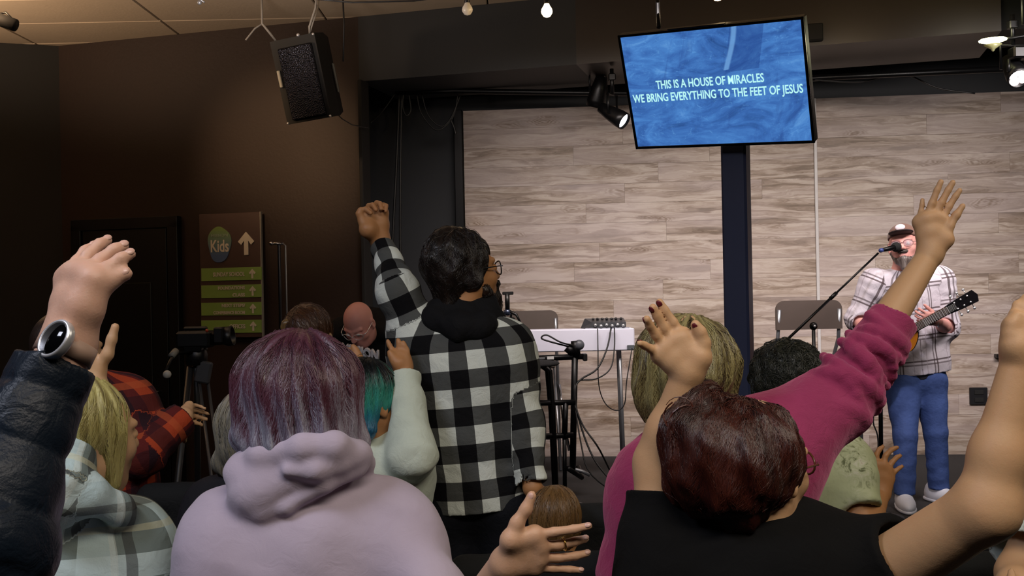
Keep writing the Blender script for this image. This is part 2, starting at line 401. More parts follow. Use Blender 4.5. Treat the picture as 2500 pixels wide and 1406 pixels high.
def hair_obj(name, blob, h, parent, colf, n=0, part=None, zmin=None, r=.0013, steps=16, step=.014, top=None, wav=.0, gfun=None, lift=.002, noise=.3):
    """base volume + combed strands lying on it, one mesh"""
    pos, F = blob.mesh(h); col = colf(pos, None, None)
    if n:
        n = int(n * 1.5); c = np.mean([q['bc'] for q in blob.p if not q['sub']], 0) if top is None else np.array(top)
        d = rng.normal(size=(n, 3)); d[:, 2] = np.abs(d[:, 2]) * .9 - .15; d /= np.linalg.norm(d, axis=1)[:, None]
        p = c + d * .1
        def grad(p):
            e = .002; D = blob.ev(p); G = np.stack([blob.ev(p + np.eye(3)[i] * e) - D for i in range(3)], 1) / e
            return D, G / (np.linalg.norm(G, axis=1)[:, None] + 1e-6)
        for _ in range(7): D, G = grad(p); p = p - G * D[:, None]
        path = [p.copy()]; prev = None; part = c + np.array([0, 0, .1]) if part is None else np.array(part); ph = rng.uniform(0, 6.28, n); rj = rng.normal(size=(n, 3)) * noise
        alive = np.ones(n, bool)
        lenf = rng.uniform(.55, 1.0, n)
        for i in range(steps):
            D, G = grad(p); away = p - part; away /= np.linalg.norm(away, axis=1)[:, None] + 1e-6
            g = (away * .9 + np.array([0, 0, -.9]) if gfun is None else gfun(p)) + rj
            side = np.cross(G, g); g = g + side * (wav * np.sin(i * .9 + ph))[:, None]
            if prev is not None: g = g * .6 + prev * .6
            t = g - (g * G).sum(1)[:, None] * G; t /= np.linalg.norm(t, axis=1)[:, None] + 1e-6; prev = t
            st = step * lenf
            if zmin is not None: alive &= (p[:, 2] > zmin)
            q = p + t * st[:, None]; D2, G2 = grad(q); q = q - G2 * (D2 - lift)[:, None]
            p = np.where(alive[:, None], q, p + np.array([0, 0, -1e-4])); path.append(p.copy())
        path = np.stack(path, 1); m = path.shape[1]; tg = np.gradient(path, axis=1); tg /= np.linalg.norm(tg, axis=2)[..., None] + 1e-9
        a = np.cross(tg, np.array([.3, .8, .5])); a /= np.linalg.norm(a, axis=2)[..., None] + 1e-9; b = np.cross(tg, a)
        r = r * .62; rr = r * rng.uniform(.6, 1.4, n)[:, None] * (1 - np.linspace(0, 1, m) ** 3 * .8)[None]
        V = np.stack([path + rr[..., None] * (a * math.cos(x) + b * math.sin(x)) for x in (0, 2.094, 4.189)], 2)
        ii = (np.arange(n)[:, None, None] * m + np.arange(m - 1)[None, :, None]) * 3 + np.arange(3)[None, None]
        jj = (np.arange(n)[:, None, None] * m + np.arange(m - 1)[None, :, None]) * 3 + (np.arange(3)[None, None] + 1) % 3
        FF = np.stack([ii, jj, jj + 3, ii + 3], -1).reshape(-1, 4) + len(pos)
        rv = np.repeat(rng.uniform(0, 1, n), m * 3); tt = np.tile(np.repeat(np.linspace(0, 1, m), 3), n)
        V = V.reshape(-1, 3); col = np.concatenate([col, colf(V, rv, tt)]); pos = np.concatenate([pos, V]); F = np.concatenate([F, FF])
    TRI[0] += len(F) * 2
    return np_mesh(name, pos, F, HAIR, parent, {'col': ('FLOAT_COLOR', col)})
def groove(c, amp, n, seed=0, zf=8):
    """combed clumps round a vertical axis through c"""
    c = np.array(c)
    def f(p):
        th = np.arctan2(p[..., 0] - c[0], p[..., 1] - c[1]); z = p[..., 2]
        return amp * (np.sin(n * th + 2.2 * np.sin(z * zf * 2.1 + seed) + 1.2 * np.sin(3 * th + z * zf)) * .6 + .4 * np.sin(n * 2.3 * th + 3 * np.sin(z * zf + 2 + seed)))
    return f
def colmix(stops, zr=None, seed=0, c=None, n=9, jit=.35):
    """hair colour: list of sRGB hex; streaks between them, optionally shifting from zr[0] (roots) to zr[1] (ends)"""
    C = np.array([lin(x) for x in stops])
    def f(p, rv, tt):
        th = np.arctan2(p[:, 0] - (c[0] if c is not None else 0), p[:, 1] - (c[1] if c is not None else 0))
        w_ = 1.4 * np.sin(p[:, 2] * 17 + seed) + wnoise(p, 14, seed); s = .5 + .22 * np.sin(n * th + w_) + .20 * np.sin(2.3 * n * th + 1.7 * w_ + 1) + .14 * np.sin(4.7 * n * th + 2 * w_)
        if rv is not None: s = .5 * s + .5 * rv
        if zr is None: x = s
        else: x = np.clip((zr[0] - p[:, 2]) / (zr[0] - zr[1]), 0, 1) * (1 - jit) + s * jit * 1.0 + (s - .5) * .25
        x = np.clip(x, 0, 1) * (len(C) - 1); i = np.clip(x.astype(int), 0, len(C) - 2); fr = (x - i)[:, None]
        return C[i] * (1 - fr) + C[i + 1] * fr
    return f
# ---------------------------------------------------------------- the room
STZ = .36
def lineY(a, b):
    """plan line through two points (x, y)"""
    return lambda x: a[1] + (b[1] - a[1]) * (x - a[0]) / (b[0] - a[0])
CEIL = 3.78; SOF = 3.30
cornerL = np.array([-3.52, 8.06]); openL = np.array([-1.10, 7.58]); soffR = np.array([3.10, 6.42])
dirw = unit(soffR - openL); cornerL = openL - dirw * 2.62
def quadwall(name, a, b, z0, z1, mat, thick=.1, back=(0, 1)):
    a = np.array(a); b = np.array(b); n = np.array([-(b - a)[1], (b - a)[0]]); n = n / np.linalg.norm(n)
    if n @ np.array(back) < 0: n = -n
    q = [a, b, b + n * thick, a + n * thick]; m = MB()
    V = [(x[0], x[1], z0) for x in q] + [(x[0], x[1], z1) for x in q]
    m.add(V, [(0, 1, 2, 3), (7, 6, 5, 4), (0, 4, 5, 1), (1, 5, 6, 2), (2, 6, 7, 3), (3, 7, 4, 0)])
    me = bpy.data.meshes.new(name); me.from_pydata(m.v, [], m.f); me.update()
    o = link(name, me, mat); o['kind'] = 'structure'; return o
brown = NT('brown_wall_paint', .62, 0, .35); o = brown.obj(); brown.col(brown.mix(brown.noise(o, 1.6, 4, .6), lin('20140f'), lin('2b1c15'))); brown.bump(brown.noise(o, 40, 4), .12, .01); BROWN = brown.m
dark = simple('charcoal_wall_paint', '26282d', .7, var=.1, scale=2, bump=.05); blk = simple('black_wall_paint', '070708', .75, var=.15, scale=2)
sofm = simple('taupe_soffit', '2a231f', .38, var=.08, scale=2)
quadwall('wall_back', cornerL, openL, 0, CEIL, BROWN)
quadwall('wall_left', cornerL, cornerL + np.array([-2.6, -.86]), 0, CEIL, blk, back=(0, 1))
quadwall('wall_left_side', (-6.1, 7.25), (-6.1, -4), 0, CEIL, blk, back=(-1, 0))
quadwall('wall_right', (5.6, 9.5), (5.6, -4), 0, CEIL, dark, back=(1, 0))
quadwall('wall_rear', (-6.1, -4), (5.6, -4), 0, CEIL, simple('rear_wall_paint', '3a3632', .7), back=(0, -1))
fl = MB().box((-.25, 2.9, -.05), (11.9, 14.4, .1)).build('floor', simple('dark_carpet', '1f1d1f', .95, var=.25, scale=60, bump=.4)); fl['kind'] = 'structure'
# soffit box over the stage opening with a bevelled underside
def polybox(name, pts, z0, z1, mat, bot=None):
    n = len(pts); bot = pts if bot is None else bot; V = [(x, y, z0) for x, y in bot] + [(x, y, z1) for x, y in pts]
    F = [tuple(range(n))[::-1], tuple(range(n, 2 * n))] + [(i, (i + 1) % n, (i + 1) % n + n, i + n) for i in range(n)]
    me = bpy.data.meshes.new(name); me.from_pydata(V, [], F); me.update(); return link(name, me, mat)
nb = np.array([-dirw[1], dirw[0]])
mS = openL + dirw * 1.64; s = polybox('trim_6', [openL, mS, mS + nb * .8, openL + nb * .8], SOF, CEIL, simple('charcoal_soffit', '15171a', .6, var=.08, scale=2)); s['kind'] = 'structure'; s['label'] = 'charcoal left stretch of the soffit beam'  # left stretch of the soffit, darker and greyer than the right one
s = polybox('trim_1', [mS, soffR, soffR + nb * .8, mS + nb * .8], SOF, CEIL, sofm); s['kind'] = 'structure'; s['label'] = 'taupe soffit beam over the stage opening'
s = polybox('trim_2', [soffR + dirw * .02 + nb * .25, soffR + dirw * 2.9 + nb * .25, soffR + dirw * 2.9 + nb * .8, soffR + dirw * .02 + nb * .8], SOF + .06, CEIL, blk); s['kind'] = 'structure'; s['label'] = 'black recessed header to the right of the soffit'
s = MB().box((openL[0] + .03, openL[1] - .01, 1.65), (.028, .14, 3.3), .004, rotm(math.atan2(-dirw[1], dirw[0]))).build('trim_3', blk); s['kind'] = 'structure'; s['label'] = 'black corner trim of the stage opening'
quadwall('wall_stage_side', openL + nb * .1, openL + np.array([-.2, 1.25]), 0, CEIL, dark, back=(-1, 0))
WA = np.array([-.375, 8.47]); WB = np.array([5.5, 7.95]); dw = unit(WB - WA); nw = np.array([-dw[1], dw[0]])
quadwall('wall_stage', WA - dw * 1.2 + nw * .12, WB + dw * .1 + nw * .12, 0, CEIL, dark)
e1 = openL + nb * .3 - dirw * .3; e2 = soffR + nb * .3 + dirw * 3; s = polybox('ceiling_stage', [tuple(e1), tuple(e2), (5.6, 9.3), (-1.4, 9.3)], CEIL - .05, CEIL - .01, blk); s['kind'] = 'structure'
st = polybox('stage', [(-1.0, 6.9), (.4, 5.95), (5.55, 5.5), (5.55, 8.1), (-1.4, 8.75)], 0, STZ, simple('stage_carpet', '2d2b2d', .95, var=.2, scale=50, bump=.4)); st['kind'] = 'structure'
# ceiling: tiles in a grid
cl = MB().box((-.25, 2.9, CEIL + .06), (11.9, 14.4, .04)).build('ceiling', simple('ceiling_backing', '8a7460', .9)); cl['kind'] = 'structure'
tile = MB().box((0, 0, 0), (1.205, .595, .03), .006).build('ceiling_tile', simple('ceiling_tile_cream', 'a89884', .85, var=.06, scale=8, bump=.3), cl); tme = tile.data
first = True
for i in range(10):
    for j in range(24):
        x, y = -5.6 + i * 1.215, -3.6 + j * .605
        if y > openL[1] + (x - openL[0]) * dirw[1] / dirw[0] + .45: continue
        if first: t = tile; first = False
        else: t = tile.copy(); COL.objects.link(t)
        t.location = (x, y, CEIL + .016)
# ------------------- wood-look planks behind the stage
wd = NT('weathered_wood_panel', .5, 0, .35); o = wd.obj(); rnd = wd.n('ShaderNodeObjectInfo').outputs['Random']
off = wd.n('ShaderNodeCombineXYZ'); wd.set(off.inputs[0], wd.math('MULTIPLY', rnd, 37)); wd.set(off.inputs[2], wd.math('MULTIPLY', rnd, 91))
v = wd.n('ShaderNodeVectorMath', operation='ADD'); wd.set(v.inputs[0], o); wd.set(v.inputs[1], off.outputs[0]); v = v.outputs[0]
warp = wd.noise(wd.vec(v, (1.3, 1, 9)), 1.4, 3, .6, out=1)
vv = wd.n('ShaderNodeVectorMath', operation='MULTIPLY_ADD'); wd.set(vv.inputs[0], warp); vv.inputs[1].default_value = (.35, 0, .16); wd.set(vv.inputs[2], v); vv = vv.outputs[0]
g1 = wd.noise(wd.vec(vv, (.8, 1, 12)), 1.6, 7, .66, .8); g2 = wd.noise(wd.vec(vv, (2.2, 1, 60)), 1.5, 3, .6); g3 = wd.noise(wd.vec(v, (.8, 1, 4)), .9, 2)
c = wd.ramp(g1, [(.35, lin('5f5044')), (.44, lin('86766a')), (.51, lin('a5968b')), (.60, lin('c0b4ab'))])
c = wd.mix(wd.math('MULTIPLY', g2, .45), c, lin('85715f')); c = wd.mix(wd.ramp(g3, [(.42, (0, 0, 0)), (.62, (.5, .5, .5))]), c, lin('b3a6a6'))
kn = wd.n('ShaderNodeTexVoronoi'); wd.set(kn.inputs['Vector'], wd.vec(vv, (2.1, 0, 8.5))); kn.inputs['Scale'].default_value = 1.0; k = kn.outputs['Distance']
rings = wd.math('MULTIPLY', wd.ramp(k, [(.0, (1, 1, 1)), (.14, (.9, .9, .9)), (.36, (0, 0, 0))]), wd.math('MULTIPLY_ADD', wd.math('SINE', wd.math('MULTIPLY', k, 95)), .4, .55))
c = wd.mix(wd.math('MULTIPLY', rings, .85), c, lin('66503c'))
c = wd.mix(wd.math('MULTIPLY_ADD', rnd, .25, 0), c, wd.mix(.5, c, lin('9a8a80')))
wd.col(c); wd.bump(g1, .25, .004); WOOD = wd.m
panel = quadwall('wall_stage_panel', WA + nw * .015, WB + nw * .015, STZ, 3.215, simple('panel_backing', '4a3f36', .8), .09)
Rw = np.stack([np.array([dw[0], dw[1], 0]), np.array([nw[0], nw[1], 0]), np.array([0, 0, 1.])], 1)
rows = 18; ph = (3.22 - STZ) / rows; Ltot = np.linalg.norm(WB - WA); seam = 2.84
for r in range(rows):
    x = 0.0; cuts = [0]; nxt = .72 + (r % 3) * .36 + random.uniform(0, .3)
    while nxt < Ltot:
        cuts.append(nxt); nxt += random.choice([1.1, 1.3, 1.45])
    cuts.append(Ltot); cuts = sorted([q for q in cuts if abs(q - seam) > .3] + [seam])
    for a, b in zip(cuts, cuts[1:]):
        if b - a < .02: continue
        z = STZ + (r + .5) * ph; m = MB().box((0, 0, 0), (b - a - .0008, .02, ph - .001), .0004)
        o = m.build('plank', WOOD); q = WA + dw * (a + b) / 2 - nw * (.0 + .0006 * ((r * 7 + len(cuts)) % 3)); o.parent = panel
        o.matrix_local = Matrix.Translation((q[0], q[1], z)) @ Matrix(Rw.tolist()).to_4x4()
tw = WA + dw * seam - nw * .017; s = MB().box((tw[0], tw[1], (STZ + 3.22) / 2), (.024, .012, 3.22 - STZ), .002, Rw).build('trim_4', simple('pale_strip', 'b8b4b4', .4)); s['kind'] = 'structure'; s['label'] = 'pale vertical joint strip between wood panels'
q = WA - dw * .04; s = MB().box((q[0], q[1], 1.8), (.07, .09, 2.85), .004, Rw).build('trim_5', M['black_metal']); s['kind'] = 'structure'; s['label'] = 'black edge trim left of the wood panels'
# door in the dark wall
def wallp(px, py, off=.0):
    """point on the brown wall seen at a photo pixel"""
    a = P(px, py, 1) - np.array([0, 0, CAMZ]); n2 = np.array([-dirw[1], dirw[0]]); t = ((openL - nb * off) @ n2) / (a[:2] @ n2); return a * t + np.array([0, 0, CAMZ])
Rb = np.stack([np.array([dirw[0], dirw[1], 0]), np.array([nb[0], nb[1], 0]), np.array([0, 0, 1.])], 1)
d0, d1 = wallp(190, 548, .03), wallp(425, 545, .03); c = (d0 + d1) / 2; wdt = np.linalg.norm((d1 - d0)[:2]); zt = c[2]
dm = simple('black_door', '070708', .45); dr = MB().box((c[0], c[1], zt / 2), (wdt - .12, .05, zt - .06), .004, Rb).build('door_1', dm); dr['kind'] = 'structure'
fm = MB()
for sx in (-1, 1): fm.box(c * np.array([1, 1, 0]) + Rb[:, 0] * sx * wdt / 2 + np.array([0, 0, zt / 2]), (.09, .07, zt), .004, Rb)
fm.box((c[0], c[1], zt), (wdt + .09, .07, .09), .004, Rb).build('door_frame', simple('black_frame', '0d0c0e', .4), dr)
for zz, hh in ((.55, .6), (1.45, .8)): MB().box((c[0] - nb[0] * .028, c[1] - nb[1] * .028, zz), (wdt * .55, .012, hh), .004, Rb).build('door_panel', dm, dr)
hp_ = c * np.array([1, 1, 0]) + Rb[:, 0] * (wdt / 2 - .14) + np.array([0, 0, 1.0]) - Rb[:, 1] * .05; MB().tube([hp_ + Rb[:, 1] * .03, hp_ - Rb[:, 1] * .03, hp_ - Rb[:, 1] * .035 - Rb[:, 0] * .11], .009, 8).build('door_handle', M['chrome'], dr)

# ---------------------------------------------------------------- wall sign
def arrow(w, h):
    return [(0, h / 2), (w / 2, h * .08), (w * .30, -h * .06), (w * .13, h * .12), (w * .13, -h / 2), (-w * .13, -h / 2), (-w * .13, h * .12), (-w * .30, -h * .06), (-w / 2, h * .08)]
sc0 = wallp(564, 672, .04); sw = np.linalg.norm(wallp(638, 672, .04) - wallp(490, 672, .04)); sh = abs(wallp(564, 527, .04)[2] - wallp(564, 830, .04)[2])
sg = empty('directory_sign', 'brown wall directory sign with a kids logo and four green arrow strips', 'sign', tuple(sc0))
MB().box(sc0, (sw, .02, sh), .002, Rb).build('board', simple('sign_brown', '463430', .45), sg)
MB().box(sc0 + Rb[:, 0] * (sw / 2 + .004), (.008, .026, sh + .004), .001, Rb).build('edge_strip', simple('sign_edge', '8f8a80', .35), sg)
print_w = simple('sign_print', 'c9bfae', .6, var=.03); logo_m = NT('logo_blob', .5); o = logo_m.obj(); z_ = logo_m.sep(o)[2]
logo_m.col(logo_m.ramp(logo_m.math('MULTIPLY_ADD', z_, 3.4, -.42), [(.1, lin('4a5f86')), (.4, lin('5d7676')), (.8, lin('6f8844'))]))
def on(px, py, off=.052): return wallp(px, py, off)
lc = on(536, 596); lo = []
for a in np.linspace(0, 2 * math.pi, 40)[:-1]:
    r = 1 + .05 * math.sin(3 * a + .5) + .03 * math.sin(5 * a); lo.append((math.cos(a) * .099 * r, math.sin(a) * .137 * r))
MB().prism(lo, -.004, .004, lc, Rb).build('logo_backing', logo_m.m, sg)
up3 = np.array([0, 0, 1.])
put_text('logo_word', 'Kids', print_w, sg, on(536, 602, .058), Rb[:, 0], up3, width=.155, size=.13, bold=.0025)
put_text('logo_caption', 'MISSION', simple('caption_print', '8a9a84', .6), sg, on(536, 575, .058), Rb[:, 0], up3, width=.145, size=.032, bold=.0006)
MB().prism([(x, z) for x, z in arrow(.138, .176)], -.003, .003, on(601, 594, .056), Rb).build('arrow', print_w, sg)
green = simple('sign_green', '7d9a4a', .55, var=.06)
for (ty, lines) in ((669, ['SUNDAY SCHOOL']), (711, ['FOUNDATIONS', 'CLASS']), (754, ['NEXT STEPS/', 'CONFERENCE ROOM']), (797, ['OFFICES'])):
    cc = on(565, ty, .051); strip = MB().box(cc, (sw - .004, .008, .098), .001, Rb).build('sign_strip', green, sg); strip['label'] = 'green strip reading ' + ' '.join(lines).title()
    for i, ln in enumerate(lines):
        yy = ty + (0 if len(lines) == 1 else (-8.5, 9)[i]); wd_ = {'SUNDAY SCHOOL': .27, 'FOUNDATIONS': .23, 'CLASS': .105, 'NEXT STEPS/': .20, 'CONFERENCE ROOM': .27, 'OFFICES': .135}[ln]
        e = on(597 + (ty - 669) * .014, yy, .058) - Rb[:, 0] * wd_ / 2; put_text('strip_text', ln, print_w, strip, e, Rb[:, 0], up3, width=wd_, size=.044 if len(lines) == 1 else .034, bold=.0012)
    MB().prism(arrow(.056, .072), -.003, .003, on(616 + (ty - 669) * .018, ty - 1, .057), Rb).build('arrow', print_w, strip)
# ---------------------------------------------------------------- television on its post
TVc = np.array([1.039, 5.172, 2.742]); a_, b_, c_ = -.599, .435, .065
Rt = np.array(Matrix.Rotation(a_, 3, 'Z') @ Matrix.Rotation(b_, 3, 'X') @ Matrix.Rotation(c_, 3, 'Y')); W_, H_ = .97, .62
tv = empty('television', 'tilted flat television showing blue song lyrics on top of the post', 'television', tuple(TVc))
q = lambda x, y, z: TVc + Rt @ np.array([x, y, z])
MB().box(q(0, .03, 0), (W_, .05, H_), .006, Rt).build('casing', M['black_plastic'], tv); MB().box(q(0, .07, -.05), (W_ * .6, .05, H_ * .55), .015, Rt).build('rear_housing', M['black_plastic'], tv)
fr = MB(); bz = .014
for x, z, sx, sz in ((0, H_ / 2 - bz / 2, W_, bz), (0, -H_ / 2 + bz / 2, W_, bz), (-W_ / 2 + bz / 2, 0, bz, H_), (W_ / 2 - bz / 2, 0, bz, H_)): fr.box(q(x, .0, z), (sx, .014, sz), .002, Rt)
fr.build('bezel', simple('bezel_black', '08080a', .25), tv)
sm = NT('screen_picture', .25); g = sm.n('ShaderNodeTexCoord').outputs['Generated']; n1 = sm.noise(sm.vec(g, (1.6, 1, 2.4)), 2.2, 6, .65, 1.2); n2 = sm.noise(sm.vec(g, (9, 1, 1.2)), 1.6, 4, .6, .6); zz = sm.sep(g)
n4 = sm.noise(g, 17, 5, .7, 2.0)
c = sm.ramp(n1, [(.28, lin('264a86')), (.45, lin('3a69b0')), (.6, lin('4a82c8')), (.75, lin('68a0dc'))])
c = sm.mix(sm.math('MULTIPLY', sm.ramp(n2, [(.56, (0, 0, 0)), (.72, (1, 1, 1))]), .5), c, lin('29468c'))
c = sm.mix(sm.math('MULTIPLY', sm.ramp(n4, [(.58, (0, 0, 0)), (.72, (1, 1, 1))]), .4), c, lin('6fb0ea'))
bx = sm.math('MULTIPLY', sm.math('LESS_THAN', sm.math('ABSOLUTE', sm.math('SUBTRACT', zz[0], .63)), .08), sm.math('GREATER_THAN', zz[2], .60)); c = sm.mix(sm.math('MULTIPLY', bx, .5), c, lin('1f3f86'))
sx_ = sm.math('MULTIPLY', sm.ramp(sm.math('ABSOLUTE', sm.math('SUBTRACT', zz[0], sm.math('MULTIPLY_ADD', sm.math('SINE', sm.math('MULTIPLY', zz[2], 9)), .012, .56))), [(.0, (1, 1, 1)), (.008, (1, 1, 1)), (.016, (0, 0, 0))]), sm.math('GREATER_THAN', zz[2], .62)); c = sm.mix(sm.math('MULTIPLY', sx_, .55), c, lin('7fb8f0'))
sm.b.inputs['Base Color'].default_value = (.01, .01, .02, 1); sm.set(sm.b.inputs['Emission Color'], c); sm.b.inputs['Emission Strength'].default_value = 1.0
MB().box(q(0, .0015, 0), (W_ - 2 * bz, .006, H_ - 2 * bz), 0, Rt).build('screen', sm.m, tv)
ly = emis('lyric_glow', 'b6f2ee', 1.0)
put_text('lyric_line', 'THIS IS A HOUSE OF MIRACLES', ly, tv, q(-.022, -.006, .032), Rt[:, 0], Rt[:, 2], width=.575, size=.062, bold=.0007)
put_text('lyric_line', 'WE BRING EVERYTHING TO THE FEET OF JESUS', ly, tv, q(.000, -.006, -.034), Rt[:, 0], Rt[:, 2], width=.905, size=.062, bold=.0007)
MB().box(q(-.05, .0, H_ / 2 + .004), (.3, .03, .006), .001, Rt).build('top_vent', M['black_metal'], tv)
pd = 5.42; pt, pb = P(1797, 250, pd), P(1806, 930, pd)
px_, py_ = P(1800, 600, pd)[:2]; post = empty('screen_post', 'thick dark blue square post carrying the tilted television', 'post', (px_, py_, 0))
MB().box((px_, py_, 1.32), (.135, .10, 2.56), .012, rotm(.5)).build('column', simple('navy_post', '3a4366', .45, var=.05), post)
MB().box((px_, py_, .02), (.5, .5, .04), .012).build('base_plate', M['black_metal'], post); MB().tube([(px_, py_ + .0, 2.55), tuple(q(0, .1, -.03))], .028, 10).box(q(0, .09, -.03), (.3, .02, .25), .004, Rt).build('bracket', M['black_metal'], post)
MB().ball((px_ - .0, py_ - .02, 2.60), (.06, .05, .02)).build('collar', simple('taupe_collar', '8a8078', .5), post)
# ---------------------------------------------------------------- hanging loudspeaker
Rs = np.array(Matrix.Rotation(-.327, 3, 'Z') @ Matrix.Rotation(.235, 3, 'X') @ Matrix.Rotation(-.085, 3, 'Y')); SCc = np.array([-1.39, 6.87, 3.177]); f_ = .9
spk = empty('hanging_loudspeaker', 'black loudspeaker hanging tilted from the ceiling by white straps', 'speaker', tuple(SCc)); q = lambda x, y, z: SCc + Rs @ np.array([x, y, z]) * f_
w2, h2 = .19, .31
V = [q(x * w2, 0, z * h2) for z in (-1, 1) for x in (-1, 1)] + [q(x * w2 * .62, .34, z * h2 * .92) for z in (-1, 1) for x in (-1, 1)] + [q(x * w2, .14, z * h2) for z in (-1, 1) for x in (-1, 1)]
MB().add(V, [(0, 1, 3, 2), (4, 6, 7, 5), (0, 2, 10, 8), (8, 10, 6, 4), (3, 1, 9, 11), (11, 9, 5, 7), (2, 3, 11, 10), (10, 11, 7, 6), (1, 0, 8, 9), (9, 8, 4, 5)]).build('cabinet', simple('cabinet_black', '0c0c0d', .5), spk)
gm = NT('perforated_grille', .28, .8); o = gm.obj(); gm.b.inputs['Base Color'].default_value = lin('26262e'); vo = gm.n('ShaderNodeTexVoronoi'); gm.set(vo.inputs['Vector'], o); vo.inputs['Scale'].default_value = 120; gm.bump(gm.math('ADD', gm.math('MULTIPLY', vo.outputs['Distance'], .3), gm.noise(o, 6, 2)), .5, .03); gm.set(gm.b.inputs['Roughness'], gm.math('MULTIPLY_ADD', gm.noise(o, 9, 3), .35, .0))
MB().box(q(.012, -.012, -.02), (w2 * 1.52 * f_, .02, h2 * 1.72 * f_), .008, Rs).build('grille', gm.m, spk)
MB().box(q(-.163, -.014, .03), (.022 * f_, .02, .125 * f_), .004, Rs).build('side_label', simple('cream_label', 'cfc8b4', .5), spk)
MB().box(q(w2 * .97, .20, -.03), (.02, .02, .2), .006, Rs).build('handle', simple('handle_grey', '4a4a48', .5), spk)
for bp_, br_ in [(q(x * w2 * .96, -.004, z * h2 * .97), .009) for x, z in ((-1, -1), (1, -1), (1, 1))] + [(q(w2 * .3, .0, h2 * 1.02), .012), (q(.08, .3, -h2 * .93), .01)]: MB().ball(bp_, br_).build('bolt', M['silver'], spk)
strap = simple('white_strap', '9a958e', .6)
m = MB().tube([q(w2 * .75, .02, h2), q(w2 * .85, .0, h2 * 1.15), P(770, 20, 6.8), np.array([P(775, 0, 6.8)[0], 6.8, CEIL])], .007, 6); m.tube([q(w2 * .75, .02, h2), q(w2 * .95, .02, h2 * 1.2), P(776, 20, 6.85), np.array([P(782, 0, 6.85)[0], 6.85, CEIL])], .005, 6); m.build('strap', strap, spk)
MB().tube([q(-w2 * .8, .03, h2), P(650, 70, 6.85), P(640, 58, 6.87), np.array([P(640, 50, 6.9)[0], 6.9, CEIL])], .008, 6).build('strap', strap, spk)
MB().tube([P(640, 58, 6.87), P(622, 70, 6.87), P(600, 98, 6.87)], .006, 6).build('strap_tail', strap, spk)
MB().tube([q(.05, .34, -.28), P(835, 290, 7.2), P(860, 305, 7.35), P(900, 312, 7.5)], .004, 5).build('speaker_cable', M['cable'], spk)
m = MB().tube([P(838, 150, 6.9), P(840, 60, 6.9), P(836, -30, 6.85), np.array([P(836, -30, 6.85)[0], 6.85, CEIL])], .006, 6).build('hanging_cable', M['cable']); tag(m, 'thin black cable dropping from the ceiling right of the hanging loudspeaker', 'cable')
# ---------------------------------------------------------------- string of bulbs, lamps
bx = [(840, -3.0, 5.9), (1142, 25, 5.9), (1335, 30, 5.9), (1752, -8, 5.9), (2050, -60, 5.9)]
sp = [np.array([P(x, 0, d)[0], d, 0]) for x, _, d in bx]
def bulb(px, py, d, lit, label, r=.031):
    c = P(px, py, d); e = empty('light_bulb', label, 'bulb', tuple(c + np.array([0, 0, .06])), 'bulbs strung below the ceiling')
    mt = emis('bulb_lit', 'ffd9a0', 14) if lit else simple('bulb_off', 'd9d2c4', .3, var=.02)
    MB().lathe([(.001, -r * 1.05), (r * .6, -r * .85), (r * .95, -r * .3), (r, .0), (r * .9, r * .45), (r * .5, r * 1.1), (r * .42, r * 1.4), (.001, r * 1.42)], c, 20).build('bulb_glass', mt, e)
    MB().lathe([(.001, 0), (r * .5, 0), (r * .55, r * .3), (r * .55, r * 1.5), (.001, r * 1.55)], c + np.array([0, 0, r * 1.3]), 14).build('socket', M['black_plastic'], e)
    MB().tube([c + np.array([0, 0, r * 2.6]), c + np.array([0, 0, .16]), (c[0], c[1], CEIL)], .004, 6).build('drop_wire', M['cable'], e)
    if lit: lamp('bulb_light', 'POINT', tuple(c + np.array([0, -.0, -.045])), 6, (1, .72, .42), .02)
bulb(1141, 24, 5.9, False, 'unlit white round bulb hanging left of the two glowing ones'); bulb(1335, 28, 5.6, True, 'glowing warm bulb hanging between the unlit bulb and the television'); bulb(2110, -48, 5.6, True, 'glowing warm bulb just above the frame right of the television'); bulb(1752, -12, 5.6, True, 'glowing warm bulb cut by the top edge above the television')
wire = []
for x, y in ((350, -30), (600, -18), (860, 6), (1010, 2), (1141, -14), (1335, -10), (1500, -22), (1752, -45)): wire.append(P(x, y, 5.9 if x < 1300 else 5.62))
m = MB().tube(wire, .005, 6).build('festoon_wire', M['cable']); tag(m, 'black festoon wire looping along the ceiling with the bulbs', 'wire')
m = MB().tube([np.array([P(1606, 75, 5.55)[0], 5.55, CEIL]), P(1606, 20, 5.55), P(1608, 66, 5.4)], .012, 8).build('conduit_pipe', M['black_metal']); tag(m, 'thin black pipe dropping from the ceiling behind the top of the television', 'pipe')
